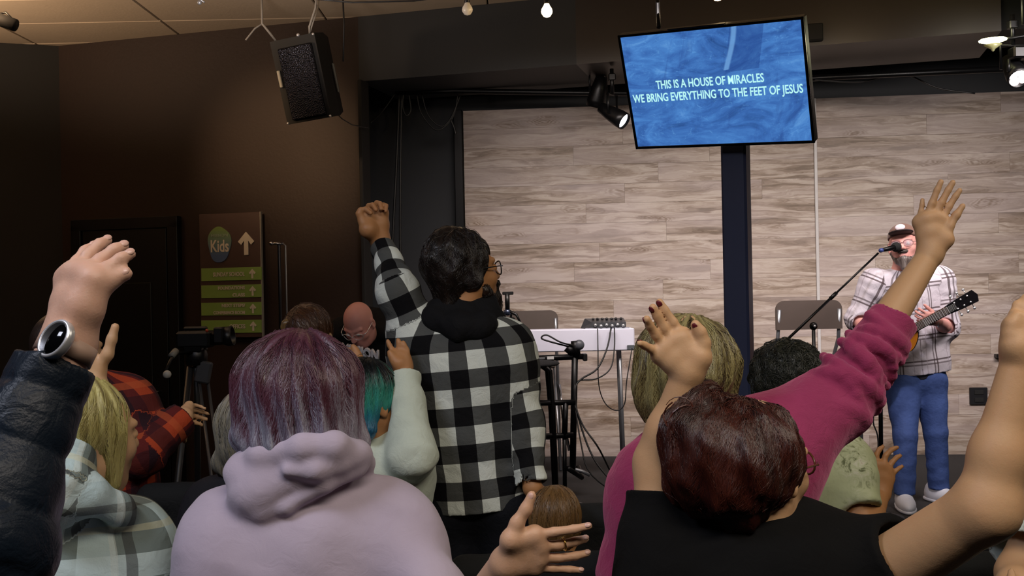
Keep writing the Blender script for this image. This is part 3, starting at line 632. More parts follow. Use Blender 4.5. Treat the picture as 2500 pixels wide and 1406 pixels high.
def spotlight(c, aim, label, size=.1, n=1, strength=10, col='ffffff', yoke=True):
    c = np.array(c); ax = unit(aim); x = unit(np.cross(ax, [0, 0, 1])); y = np.cross(x, ax); R = np.stack([x, y, ax], 1)
    e = empty('spotlight', label, 'spotlight', tuple(c)); MB().lathe([(.001, -.2), (size * .6, -.19), (size * .85, -.1), (size, -.02), (size, .03), (size * .9, .03), (size * .88, .0), (.001, -.001)], c, 24, R).build('can', M['black_metal'], e)
    m = MB()
    if n == 1: m.lathe([(.001, .004), (size * .86, .004), (size * .84, .012), (.001, .014)], c, 24, R).build('lens', emis('lens_glow', col, strength), e)
    else:
        for i in range(n):
            a = i * 2 * math.pi / n + .4; m = MB().lathe([(.001, .004), (size * .42, .004), (size * .38, .02), (.001, .026)], c + R @ np.array([math.cos(a) * size * .52, math.sin(a) * size * .52, 0]), 16, R).build('led_lens', emis('led_glow', col, strength), e)
    if yoke:
        t = c - ax * .08 + np.array([0, 0, size + .13]); MB().tube([c - ax * .08 - x * size * 1.12, c - ax * .08 - x * size * 1.12 + np.array([0, 0, size + .08]), c - ax * .08 + x * size * 1.12 + np.array([0, 0, size + .08]), c - ax * .08 + x * size * 1.12], .009, 6).build('yoke', M['black_metal'], e); MB().tube([c - ax * .08 + np.array([0, 0, size + .08]), c - ax * .08 + np.array([0, 0, size + .26])], .014, 8).box(c - ax * .08 + np.array([0, 0, size + .2]), (.05, .05, .05), .006).build('clamp', M['black_metal'], e)
    return e
spotlight(P(1517, 292, 7.2), (.72, -.45, -.55), 'black stage spotlight with a white glowing lens left of the television', .062, 1, 9, 'eef2ff')
spotlight(P(1455, 250, 7.6), (-.2, .3, -.9), 'dim black stage spotlight on the bar just left of the glowing one', .07, 1, .0, '101014')
spotlight(P(2484, 186, 6.0), (-.05, -.55, -.5), 'cluster spotlight of four warm white lamps at the right edge', .062, 4, 12, 'ffe6e0')
u = empty('disc_light', 'bright yellow-white disc lamp on a rail at the upper right edge', 'light', tuple(P(2424, 100, 6.0)))
dsk = P(2424, 101, 6.0); MB().lathe([(.001, -.018), (.02, -.016), (.074, .0), (.078, .01), (.06, .02), (.001, .022)], dsk, 26, rotm(0, .12, -.06)).build('diffuser', emis('disc_glow', 'f6f3b0', 9), u); MB().lathe([(.001, -.06), (.008, -.055), (.012, -.045), (.05, -.02), (.001, -.018)], dsk, 16).build('finial', simple('finial_clear', '8f906a', .3), u)
lamp('disc_lamp', 'POINT', tuple(dsk + np.array([0, -.02, .08])), 3, (1, .95, .6), .04)
m = MB().tube([P(2445, 98, 6.0), P(2500, 88, 6.0), P(2580, 80, 6.0)], .011, 8); m.box(P(2490, 130, 6.0), (.11, .09, .07), .01); m.tube([P(2463, 145, 5.99), P(2462, 175, 5.98)], .009, 6); m.tube([P(2498, 60, 6.0), np.array([P(2498, 60, 6.0)[0], 6.0, CEIL])], .012, 6); m.build('light_rail', M['black_metal']); tag(bpy.data.objects['light_rail'], 'black light rail with a driver box at the upper right edge', 'rail')
m = MB().box(wallp(1984, 80, .03), (.13, .06, .11), .006, Rb); m.build('junction_box', M['matte_black']); tag(bpy.data.objects['junction_box'], 'small black box fixed to the soffit just right of the television', 'box')
# pipe and cables at the stage opening
bar = empty('lighting_bar', 'black lighting bar across the top of the stage recess', 'bar', tuple(P(970, 224, 8.0)))
MB().tube([P(966, 226, 8.0), P(1110, 222, 7.95), P(1300, 225, 7.9), P(1560, 228, 7.8), P(2000, 190, 7.4), P(2520, 165, 7.0)], .022, 10).build('pipe', M['black_metal'], bar)
MB().tube([P(968, 226, 8.0), P(968, 150, 8.0)], .012, 6).build('hanger', M['black_metal'], bar); MB().tube([P(1560, 228, 7.8), P(1560, 120, 7.8)], .012, 6).build('hanger', M['black_metal'], bar)
def cable(pts, r, label, name='cable', group='cables of the stage', mat=None, d=None):
    p = np.array(pts, float); out = []
    for i in range(len(p) - 1):
        p0, p1, p2, p3 = p[max(i - 1, 0)], p[i], p[i + 1], p[min(i + 2, len(p) - 1)]
        for t in np.linspace(0, 1, 6)[:-1]: out.append(.5 * (2 * p1 + (p2 - p0) * t + (2 * p0 - 5 * p1 + 4 * p2 - p3) * t * t + (3 * p1 - p0 - 3 * p2 + p3) * t ** 3))
    out.append(p[-1]); o = MB().tube(out, r, 6).build(name, mat or M['cable']); tag(o, label, 'cable', group); return o
D = 8.0
cable([P(975, 226, D), P(968, 400, D), P(958, 600, D), P(952, 780, D)], .011, 'thick black cable hanging left of its twin in the stage recess')
cable([P(980, 226, D), P(978, 400, D), P(977, 600, D), P(984, 780, D)], .010, 'thick black cable hanging right of its twin in the stage recess')
cable([P(985, 228, D), P(983, 260, D), P(992, 282, D), P(1003, 268, D), P(998, 230, D)], .008, 'short tight cable loop under the left end of the lighting bar')
cable([P(1018, 230, D), P(1028, 275, D), P(1060, 315, D), P(1085, 310, D), P(1108, 280, D), P(1118, 230, D)], .006, 'outer slack cable loop hanging below the lighting bar')
cable([P(1030, 230, D), P(1045, 280, D), P(1075, 308, D), P(1100, 290, D), P(1124, 232, D)], .006, 'inner slack cable loop hanging below the lighting bar')
cable([P(965, 228, D), P(935, 270, D), P(905, 300, D - .1)], .005, 'thin wire slanting from the lighting bar down to the opening corner')
cable([P(1100, 292, D), P(1108, 310, D), P(1113, 328, D)], .010, 'short plug end dangling from the cable loop')
cable([P(1990, 195, 7.35), P(2100, 200, 7.4), P(2200, 180, 7.4), P(2290, 215, 7.4), P(2380, 228, 7.4)], .006, 'loose wire drooping above the wood panels to the right of the television')
# two thin rods with a hooked top by the sign
rod = empty('coat_stand', 'two slim dark metal rods with a small hooked head right of the directory sign', 'stand', (P(690, 600, 7.0)[0], 7.0, 0))
a = P(681, 598, 7.0); b = P(697, 600, 7.0)
MB().tube([(a[0], 7.0, .02), a, a + np.array([-.01, 0, .01])], .011, 8).build('rod', simple('rod_dark', '3a3a40', .3, .8), rod); MB().tube([(b[0] - .0, 7.0, .02), b, b + np.array([-.02, 0, .02])], .006, 8).build('rod', M['grey_tube'], rod)
MB().tube([a + np.array([-.035, -.02, .01]), b + np.array([-.02, 0, .015])], .009, 8).ball(a + np.array([-.045, -.03, .01]), .014).build('hook_head', M['chrome'], rod); MB().lathe([(.001, 0), (.14, 0), (.13, .02), (.001, .025)], ((a[0] + b[0]) / 2, 7.0, 0), 24).build('foot', M['black_metal'], rod)
# socket plate
m = P(2399, 969, 8.02); e = empty('wall_plate', 'square black wall socket plate low on the wood panels', 'wall plate', tuple(m)); cc = np.array([m[0], WA[1] + (m[0] - WA[0]) * dw[1] / dw[0] - .02, m[2]])
MB().box(cc, (.135, .02, .135), .004, Rw).build('plate', simple('plate_black', '17171b', .4), e)
for zz in (-.03, .03): MB().box(cc + np.array([0, -.012, zz]), (.07, .008, .035), .002, Rw).build('socket', M['matte_black'], e)
e = P(2462, 872, 7.9); m = MB().box((e[0], WA[1] + (e[0] - WA[0]) * dw[1] / dw[0] - .04, e[2]), (.05, .06, .03), .004, Rw).build('wall_clip', M['black_plastic']); tag(m, 'tiny black clip on the wood panels beside the raised hand at the right edge', 'clip')

# ---------------------------------------------------------------- stage furniture
def folding_chair(c, rz, label, scale=1.0):
    e = empty('folding_chair', label, 'chair', tuple(c), 'brown tall folding chairs on the stage', rz); zo = .40
    L = [(-.225, 1.045), (.225, 1.045)] + [(.165 + .06 * math.cos(t), 1.18 + .06 * math.sin(t)) for t in np.linspace(0, math.pi / 2, 7)] + [(-.165 - .06 * math.sin(t), 1.18 + .06 * math.cos(t)) for t in np.linspace(0, math.pi / 2, 7)]
    def B(m, n, mt):
        o = m.build(n, mt, None); o.parent = e; o.scale = (scale,) * 3; return o
    B(MB().prism(L, .16, .185), 'backrest', M['brown_chair']); B(MB().box((0, -.05, .80), (.40, .38, .03), .012), 'seat', M['brown_chair'])
    for x in (-1, 1):
        B(MB().tube([(x * .205, .19, 1.18), (x * .208, .15, .98), (x * .222, -.03, .79), (x * .24, -.30, .012)], .013, 8), 'leg', M['grey_tube']); B(MB().tube([(x * .20, -.18, .80), (x * .208, .05, .45), (x * .22, .26, .012)], .011, 8), 'leg', M['grey_tube'])
    B(MB().tube([(-.215, .20, .25), (.215, .20, .25)], .009, 8), 'stretcher', M['grey_tube']); B(MB().tube([(-.232, -.23, .22), (.232, -.23, .22)], .009, 8), 'stretcher', M['grey_tube']); return e
c = P(1958, 985, 7.2); folding_chair((c[0], 7.2, STZ), math.pi + .05, 'brown folding chair with grey tube legs behind the microphone stand', 1.02)
c = P(1295, 985, 7.9); folding_chair((c[0], 7.95, STZ), math.pi, 'brown folding chair behind the white keyboard table', .98)
# white keyboard table panel + stand
d = 7.0; tl, tr, bl = P(1268, 806, d), P(1548, 801, d), P(1268, 860, d); cx = (tl + tr) / 2; wt = abs(tr[0] - tl[0]); ht = (tl[2] - bl[2])
tb = empty('white_table', 'long white folding table standing on edge behind the black keyboard stand', 'table', (cx[0], d, STZ))
MB().box((cx[0] - .25, d + .0, cx[2] - ht / 2), (wt + .5, .04, ht), .006, rotm(0, 0, 0)).build('tabletop', M['white'], tb); MB().box((cx[0] - .25, d + .10, cx[2] - .012), (wt + .5, .16, .020), .006).build('work_surface', M['white'], tb)
for x in (-1, 1):
    for yy in (.05, .15): MB().tube([(cx[0] - .25 + x * (wt / 2 + .15), d + yy, cx[2] - .03), (cx[0] - .25 + x * (wt / 2 + .17), d + yy, STZ + .005)], .013, 8).build('leg', M['grey_tube'], tb)
MB().box(P(1540, 848, d - .03), (.05, .04, .035), .004).build('latch', simple('latch_grey', '565a60', .4), tb)
# mixer / interface on the table
mx = empty('audio_mixer', 'small grey audio mixer with cables plugged in on the white table', 'mixer', tuple(P(1478, 800, d + .05))); q0 = P(1480, 797, d + .06)
MB().add([tuple(q0 + np.array(v)) for v in [(-.13, -.06, -.012), (.13, -.06, -.012), (.13, -.06, .03), (-.10, -.06, .03), (-.17, .10, -.012), (.13, .10, -.012), (.13, .10, .055), (-.14, .10, .055)]], [(0, 1, 2, 3), (5, 4, 7, 6), (4, 0, 3, 7), (1, 5, 6, 2), (3, 2, 6, 7), (4, 5, 1, 0)]).build('case', simple('mixer_grey', '3c3d42', .4), mx)
MB().box(q0 + np.array([.0, -.065, -.02]), (.30, .01, .03), .003).build('front_plate', simple('mixer_plate', '9b9caa', .4), mx)
for i in range(6): MB().lathe([(.001, 0), (.011, 0), (.010, .022), (.001, .024)], q0 + np.array([-.08 + i * .038, -.062, .012 - .006 * (i % 2)]), 12, rotm(0, 1.4)).build('jack', M['silver'], mx)
for i in range(7): MB().lathe([(.001, 0), (.009, 0), (.007, .016), (.001, .017)], q0 + np.array([-.09 + i * .032, 0 + .02 * (i % 2), .044]), 10).build('knob', M['black_plastic'], mx)
# tablet tripod
tp = empty('tabletop_tripod', 'small black tabletop tripod with a clamp head beside the bearded head', 'tripod', tuple(P(1240, 790, 6.9))); D2 = 6.9
MB().box(P(1240, 716, D2), (.075, .03, .022), .004).build('clamp', M['black_plastic'], tp); MB().tube([P(1238, 716, D2), P(1239, 755, D2)], .017, 10).build('column', M['black_plastic'], tp); MB().ball(P(1239, 762, D2), .024).build('collar', simple('chrome_blue', '5a6480', .2, .8), tp)
for x, y, dz in ((1212, 790, 0), (1270, 786, -.03), (1245, 800, .08)): MB().tube([P(1239, 758, D2), P((1239 + x) / 2 + (6 if x > 1239 else -6), 768, D2 + dz / 2), P(x, y, D2 + dz)], [.012, .010, .007], 8).build('leg', M['black_plastic'], tp)
cg = P(1240, 812, D2); m = MB().box((cg[0], D2 + .02, (P(0, 800, D2)[2] + STZ) / 2 - .0), (.10, .05, P(0, 800, D2)[2] - STZ), .008).build('equipment_stand', M['black_metal']); tag(m, 'black upright equipment stand under the small tripod', 'stand')
# keyboard stand
ks = empty('keyboard_stand', 'black metal keyboard stand with crossbars and coiled microphone cable', 'stand', (P(1395, 1000, 6.9)[0], 6.9, STZ)); D3 = 6.8
def tb_(a, b, r, n='bar', mt=M['black_metal'], dd=(0, 0)): MB().tube([P(a[0], a[1], D3 + dd[0]), P(b[0], b[1], D3 + dd[1])], r, 10).build(n, mt, ks)
tb_((1404, 842), (1398, 1150), .022, 'upright'); tb_((1404, 832), (1407, 870), .030, 'clamp_body'); MB().ball(P(1414, 842, D3 - .01), (.035, .03, .035)).build('clamp_knob', simple('clamp_grey', '54565e', .4), ks)
tb_((1280, 876), (1424, 870), .020, 'keyboard_arm'); MB().box(P(1428, 872, D3), (.03, .05, .05), .006).build('end_cap', M['black_plastic'], ks)
tb_((1384, 848), (1400, 862), .03, 'mount'); MB().ball(P(1393, 848, D3 + .03), (.03, .03, .03)).build('white_cap', simple('cap_grey', 'b9babd', .5), ks); MB().box(P(1344, 874, D3 - .03), (.045, .01, .02), .002).build('tag', simple('tag_white', 'cfcfd0', .5), ks); MB().box(P(1318, 875, D3 - .025), (.07, .008, .012), .002).build('label_strip', simple('strip_grey', '6a6b70', .5), ks)
m = MB(); m.tube([P(1386, 1143, D3 - .12), P(1420, 1165, D3 + .0), P(1412, 1140, D3 + .1)], .018, 8).build('foot', M['black_metal'], ks); MB().tube([P(1380, 1140, D3), P(1420, 1150, D3), P(1440, 1160, D3)], .012, 8).build('foot', M['grey_tube'], ks)
MB().tube([P(1366, 938, D3 + .1), P(1375, 1020, D3 + .05), P(1390, 1100, D3)], .010, 8).build('brace', M['chrome'], ks)
# bar stool
bs = empty('bar_stool', 'black metal bar stool with a padded seat under the keyboard stand', 'stool', (P(1320, 1000, 6.6)[0], 6.6, STZ)); D4 = 6.6
MB().ball(P(1300, 888, D4 + .15), (.18, .18, .028), None, 28, 8).build('seat', fabric('stool_pad', '2a2a2c'), bs)
for x0, x1, dz, nm in ((1344, 1358, 0, 'leg'), (1250, 1240, 0, 'leg'), (1335, 1352, .32, 'leg'), (1262, 1252, .32, 'leg')):
    b_ = P(x1, 1130, D4 + dz); b_[2] = STZ + .003; MB().tube([P(x0 - (10 if x0 > 1300 else -10), 896, D4 + dz * .8), P(x0, 905, D4 + dz), P((x0 + x1) / 2, 1000, D4 + dz), b_], .014, 8).build(nm, M['black_metal'], bs)
for y in (985, 1065): MB().tube([P(1244 + (y - 985) * .0, y, D4), P(1352, y, D4), P(1348, y - 3, D4 + .32), P(1252, y - 3, D4 + .32)], .012, 8, closed=True).build('foot_ring', M['black_metal'], bs)
fr_ = empty('frame_stand', 'low black tubular frame between the stool and the keyboard stand upright', 'stand', (P(1345, 1000, 6.7)[0], 6.7, STZ)); D5 = 6.72
for a, b in (((1292, 984), (1405, 982)), ((1306, 984), (1304, 1066)), ((1298, 1066), (1400, 1062)), ((1381, 982), (1378, 1070))): MB().tube([P(*a, D5), P(*b, D5)], .019, 8).build('bar', M['black_metal'], fr_)
for x in (1306, 1378): b_ = P(x, 1150, D5); b_[2] = STZ + .003; MB().tube([P(x, 1060, D5), b_], .014, 8).build('leg', M['black_metal'], fr_)
D6 = 6.6; Z0 = lambda x, d: np.array([P(x, 1100, d)[0], d, STZ + .008])
cable([P(1408, 845, D3), P(1370, 836, D3 - .05), P(1335, 818, D3 - .05), P(1322, 826, D3 - .05), P(1350, 836, D3 - .05), P(1405, 850, D3)], .006, 'black cable coil lying across the end of the keyboard stand')
cable([P(1492, 800, 6.95), P(1482, 850, 6.9), P(1458, 900, 6.85), P(1420, 925, 6.8), P(1404, 950, 6.75), P(1410, 1010, 6.7), P(1440, 1100, 6.6), P(1480, 1160, 6.5), Z0(1560, 6.35)], .0065, 'black cable running from the mixer down along the keyboard stand to the floor')
cable([P(1500, 800, 6.95), P(1500, 850, 6.9), P(1490, 900, 6.85), P(1455, 925, 6.82), P(1412, 930, 6.8), P(1402, 960, 6.75), P(1418, 1080, 6.6), P(1445, 1160, 6.5), Z0(1540, 6.5)], .005, 'thinner black cable from the mixer joining the bundle on the stand')
cable([P(1459, 802, 6.95), P(1460, 860, 6.9), P(1462, 940, 6.9), P(1478, 985, 6.9), P(1505, 1002, 6.9), P(1525, 985, 6.9), P(1530, 930, 6.9), P(1543, 850, 6.95)], .004, 'thin cable hanging in a long loop below the white table')
cable([P(1404, 990, 6.7), P(1424, 1040, 6.65), P(1465, 1100, 6.6), Z0(1510, 6.9)], .006, 'black cable fanning out to the right at the foot of the keyboard stand')
cable([Z0(1400, 6.6), Z0(1440, 6.45), Z0(1500, 6.4), Z0(1600, 6.5)], .006, 'grey cable lying curved on the stage floor', mat=M['grey_tube'])
# microphone stand with boom
D7 = 5.95; ms = empty('microphone_stand', 'black boom microphone stand in front of the singer', 'microphone stand', (P(2150, 1240, D7)[0], D7, STZ))
bt = P(2152, 1240, D7); bt[2] = STZ + .02; elbow = P(2148, 955, D7); MB().tube([bt, P(2148, 800, D7)], .0125, 10).build('pole', M['black_metal'], ms)
MB().lathe([(.001, 0), (.13, 0), (.125, .02), (.03, .035), (.001, .04)], (bt[0], D7, STZ), 28).build('base', M['black_metal'], ms)
tipm = P(2144, 618, D7 + .25); low = P(1905, 845, D7 - .05)
MB().tube([low, mid(low, tipm, .52)], .0085, 8).build('boom', M['black_metal'], ms); MB().tube([mid(low, tipm, .5), mid(low, tipm, .56)], .012, 8).build('boom_collar', M['black_metal'], ms); MB().tube([mid(low, tipm, .55), tipm], .0065, 8).build('boom', M['black_metal'], ms)
kn_ = P(1986, 796, D7); MB().ball(kn_, .024).build('clamp', M['black_metal'], ms); MB().ball(kn_ + np.array([0, -.025, .0]), .008).build('clamp_screw', M['silver'], ms)
MB().box(P(1912, 835, D7 - .05), (.09, .03, .03), .006).build('counterweight', M['black_metal'], ms)
mc = P(2170, 607, D7 + .27); md = unit(P(2190, 605, 6.3) - P(2146, 615, D7 + .24)); x = unit(np.cross(md, [0, 0, 1])); R = np.stack([x, np.cross(md, x), md], 1)
mi_ = empty('microphone', 'black handheld microphone clipped to the boom at the singers mouth', 'microphone', tuple(mc))
MB().lathe([(.001, -.075), (.011, -.074), (.016, .03), (.018, .05), (.001, .052)], mc, 16, R).build('handle', M['black_metal'], mi_); MB().lathe([(.001, .045), (.022, .05), (.030, .068), (.0305, .082), (.022, .102), (.001, .108)], mc, 20, R).build('grille', simple('foam_black', '0c0c0c', .9, bump=.8), mi_); MB().lathe([(.001, -.09), (.013, -.088), (.013, -.07), (.001, -.068)], mc, 14, R).build('connector', simple('connector_blue', '3a4880', .4), mi_)
pp = empty('pole_stand', 'short black upright stand with a round base behind the magenta sleeve', 'stand', (P(1986, 900, 6.3)[0], 6.3, STZ)); a = P(1986, 800, 6.3); MB().tube([(a[0], 6.3, STZ + .02), a], .0115, 8).build('pole', M['black_metal'], pp); MB().lathe([(.001, 0), (.12, 0), (.11, .02), (.001, .03)], (a[0], 6.3, STZ), 24).build('base', M['black_metal'], pp)
ps = empty('pedestal_stand', 'grey steel pedestal with a round black base beside the singers right leg', 'stand', (P(2100, 1000, 6.9)[0], 6.9, STZ)); a = P(2097, 900, 6.9); MB().tube([(a[0], 6.9, STZ + .05), a], .018, 10).build('pole', M['grey_tube'], ps); MB().lathe([(.001, 0), (.15, 0), (.15, .02), (.06, .05), (.03, .09), (.001, .095)], (a[0], 6.9, STZ), 28).build('base', simple('base_gloss', '1a1a1e', .2, .6), ps)
cable([P(2140, 980, 6.3), P(2132, 1030, 6.3), P(2144, 1080, 6.3), Z0(2135, 6.3)], .0045, 'thin microphone cable hanging beside the stand pole')
# dark side desk behind the curly head
kb = empty('keyboard_bench', 'dark low keyboard rig between the post and the folding chair', 'keyboard', (P(1865, 870, 6.9)[0], 6.9, STZ)); k0 = P(1865, 866, 6.9)
MB().box(k0 + np.array([-.02, 0, 0]), (.42, .28, .05), .008).build('keyboard_body', simple('keyboard_grey', '5b5a58', .4), kb); MB().box(k0 + np.array([-.02, .0, -.08]), (.4, .25, .05), .008).build('lower_tray', M['black_plastic'], kb)
for x in (-.17, .13): MB().tube([k0 + np.array([x, 0, -.1]), (k0[0] + x, 6.9, STZ + .004)], .016, 8).build('leg', M['black_metal'], kb)
MB().tube([P(1888, 848, 6.88), P(1900, 838, 6.86), P(1925, 832, 6.86)], .014, 8).build('clamp_arm', M['black_metal'], kb)
# ---------------------------------------------------------------- video camera and tripod at the left
vt = empty('camera_tripod', 'black video tripod with twin-tube legs by the dark wall', 'tripod', (P(470, 900, 5.2)[0], 5.2, 0)); Dt = 5.2; hd = P(482, 870, Dt)
MB().lathe([(.001, -.06), (.05, -.05), (.055, 0), (.04, .05), (.001, .055)], P(480, 866, Dt), 20).build('head', M['black_plastic'], vt); MB().box(P(478, 850, Dt), (.09, .12, .03), .006).build('plate', M['black_metal'], vt)
leg_m = simple('tripod_grey', '5b5c60', .35, .5)
MB().box(P(497, 908, Dt - .02), (.075, .04, .11), .008, rotm(0, 0, .2)).build('leg_bracket', leg_m, vt)
ft = P(548, 1120, Dt - .3); ft2 = ft + (ft - P(497, 905, Dt)) * .62; ft2[2] = .01
for dx in (-.024, .020): MB().tube([P(497, 925, Dt) + np.array([dx, 0, 0]), ft2 + np.array([dx, 0, 0])], .0085, 8).build('leg', leg_m, vt)
f2 = P(380, 1150, Dt - .2); f2[2] = .01; MB().tube([P(464, 895, Dt), f2], .017, 8).build('leg', simple('leg_dark', '2a2a2c', .4), vt); f3 = P(480, 1150, Dt + .7); f3[2] = .01; MB().tube([P(480, 895, Dt), f3], .017, 8).build('leg', simple('leg_dark2', '202022', .4), vt)
MB().tube([P(468, 860, Dt - .05), P(425, 862, Dt - .12), P(402, 912, Dt - .3)], .009, 8).build('pan_handle', M['black_metal'], vt); MB().tube([P(430, 856, Dt - .12), P(418, 870, Dt - .16)], .017, 8).build('pan_grip', simple('grip_light', '77756f', .5), vt); MB().ball(P(408, 914, Dt - .3), .02).build('handle_end', simple('handle_tip', 'a8a6a0', .4), vt)
vc = empty('video_camera', 'black video camera with lens hood mounted on the tripod', 'camera', tuple(P(480, 835, Dt))); q0 = P(478, 828, Dt)
MB().box(q0, (.17, .12, .085), .012).build('camera_body', M['black_plastic'], vc); MB().lathe([(.001, 0), (.035, 0), (.038, .07), (.05, .09), (.05, .12), (.044, .12), (.04, .09), (.001, .085)], q0 + np.array([.07, 0, .0]), 20, rotm(0, 0, 1.45)).build('lens', M['black_plastic'], vc)
MB().box(q0 + np.array([.13, -.02, .02]), (.045, .09, .08), .006).build('viewfinder', M['black_plastic'], vc); MB().box(q0 + np.array([.0, 0, .055]), (.12, .03, .02), .008).build('top_handle', M['black_plastic'], vc); MB().ball(q0 + np.array([.075, -.06, .045]), .008).build('tally_light', simple('tally_red', 'a03a20', .3), vc)
# ---------------------------------------------------------------- audience chairs
def seat(px, py, d, label, rz=0, w=.46):
    c = P(px, py, d); z = c[2]; e = empty('audience_chair', label, 'chair', (c[0], d, 0), 'black padded audience chairs', rz)
    def B(m, n, mt): o = m.build(n, mt, None); o.parent = e; return o
    L = [(w / 2 - .06 + .06 * math.cos(t), z - .06 + .06 * math.sin(t)) for t in np.linspace(0, math.pi / 2, 7)]; L = L + [(-x, y) for x, y in L[::-1]] + [(-w / 2 * .93, z - .42), (w / 2 * .93, z - .42)]
    bk = Blob(.02); bk.rc((-w / 2 + .05, 0, z - .045), (w / 2 - .05, 0, z - .045), .042, .042, k=.02); bk.rc((-w / 2 + .05, 0, z - .36), (w / 2 - .05, 0, z - .36), .045, .045)
    for i in range(5): x = (-w / 2 + .05) + (w - .1) * i / 4; bk.rc((x, .0, z - .06), (x, .0, z - .36), .040, .044, k=.03)
    pos, F = bk.mesh(.012); o = np_mesh('backrest', pos, F, M['black_fabric'], None); o.parent = e
    B(MB().box((0, .24, .44), (w, .46, .08), .025), 'seat', M['black_fabric'])
    for x in (-1, 1):
        B(MB().tube([(x * (w / 2 + .005), -.02, z - .12), (x * (w / 2 + .005), .03, .44), (x * (w / 2 + .005), -.06, .012)], .0125, 8), 'leg', M['black_metal']); B(MB().tube([(x * (w / 2 + .005), .05, .44), (x * (w / 2 + .005), .40, .43), (x * (w / 2 + .005), .46, .012)], .0125, 8), 'leg', M['black_metal'])
    return e
seat(510, 1172, 2.95, 'black padded chair back rising left of the lavender hoodie shoulder', .1, .42)
seat(1455, 1226, 3.0, 'black padded chair just right of the small child between the rows', .0, .30)
seat(1300, 1347, 2.45, 'black padded chair spanning behind the open ringed hand at the bottom', .03, .42)
seat(2420, 1345, 2.75, 'black padded chair in the lower right corner below the white top')
# brown console with a pale strip, lower left
d = 3.6; cc = P(396, 1226, d); e = empty('wooden_console', 'low brown wooden console behind the red plaid person', 'console', (cc[0], d + .2, 0))
MB().box((cc[0] - .06, d + .2, cc[2] - .035), (.50, .40, .05), .006).build('top', simple('console_brown', '4a3026', .4, var=.2), e); MB().box((cc[0] - .06, d + .2, (cc[2] - .06) / 2), (.46, .36, cc[2] - .07), .006).build('cabinet', simple('console_side', '3a251d', .5, var=.2), e)
o = MB().box((cc[0], d + .08, cc[2] - .002), (.105, .12, .012), .002).build('paper_stack', simple('pale_paper', 'd9e0b4', .5, var=.02)); tag(o, 'pale yellow-green paper stack lying on the low wooden console', 'paper')
# black fixture at the upper left corner
d = 5.6; e = empty('ceiling_spotlight', 'dark track spotlight under the cream ceiling at the upper left corner', 'spotlight', tuple(P(10, 50, d)))
MB().tube([P(-30, 38, d), P(38, 62, d)], .035, 14).build('can', M['matte_black'], e); MB().tube([P(-8, 36, d), P(14, 30, d), P(36, 52, d)], .006, 6).build('yoke', M['black_metal'], e); a = P(-8, 34, d); MB().tube([a, (a[0], a[1], CEIL)], .01, 6).build('stem', M['black_metal'], e)
e = P(487, 6, 6.0); m = MB().tube([(e[0], 6.0, CEIL), e + np.array([0, 0, .02]), e + np.array([.03, 0, .0])], .006, 6).ball(e, .014).build('ceiling_hook', M['grey_tube']); tag(m, 'tiny metal hook hanging from the cream ceiling near the top left', 'hook')
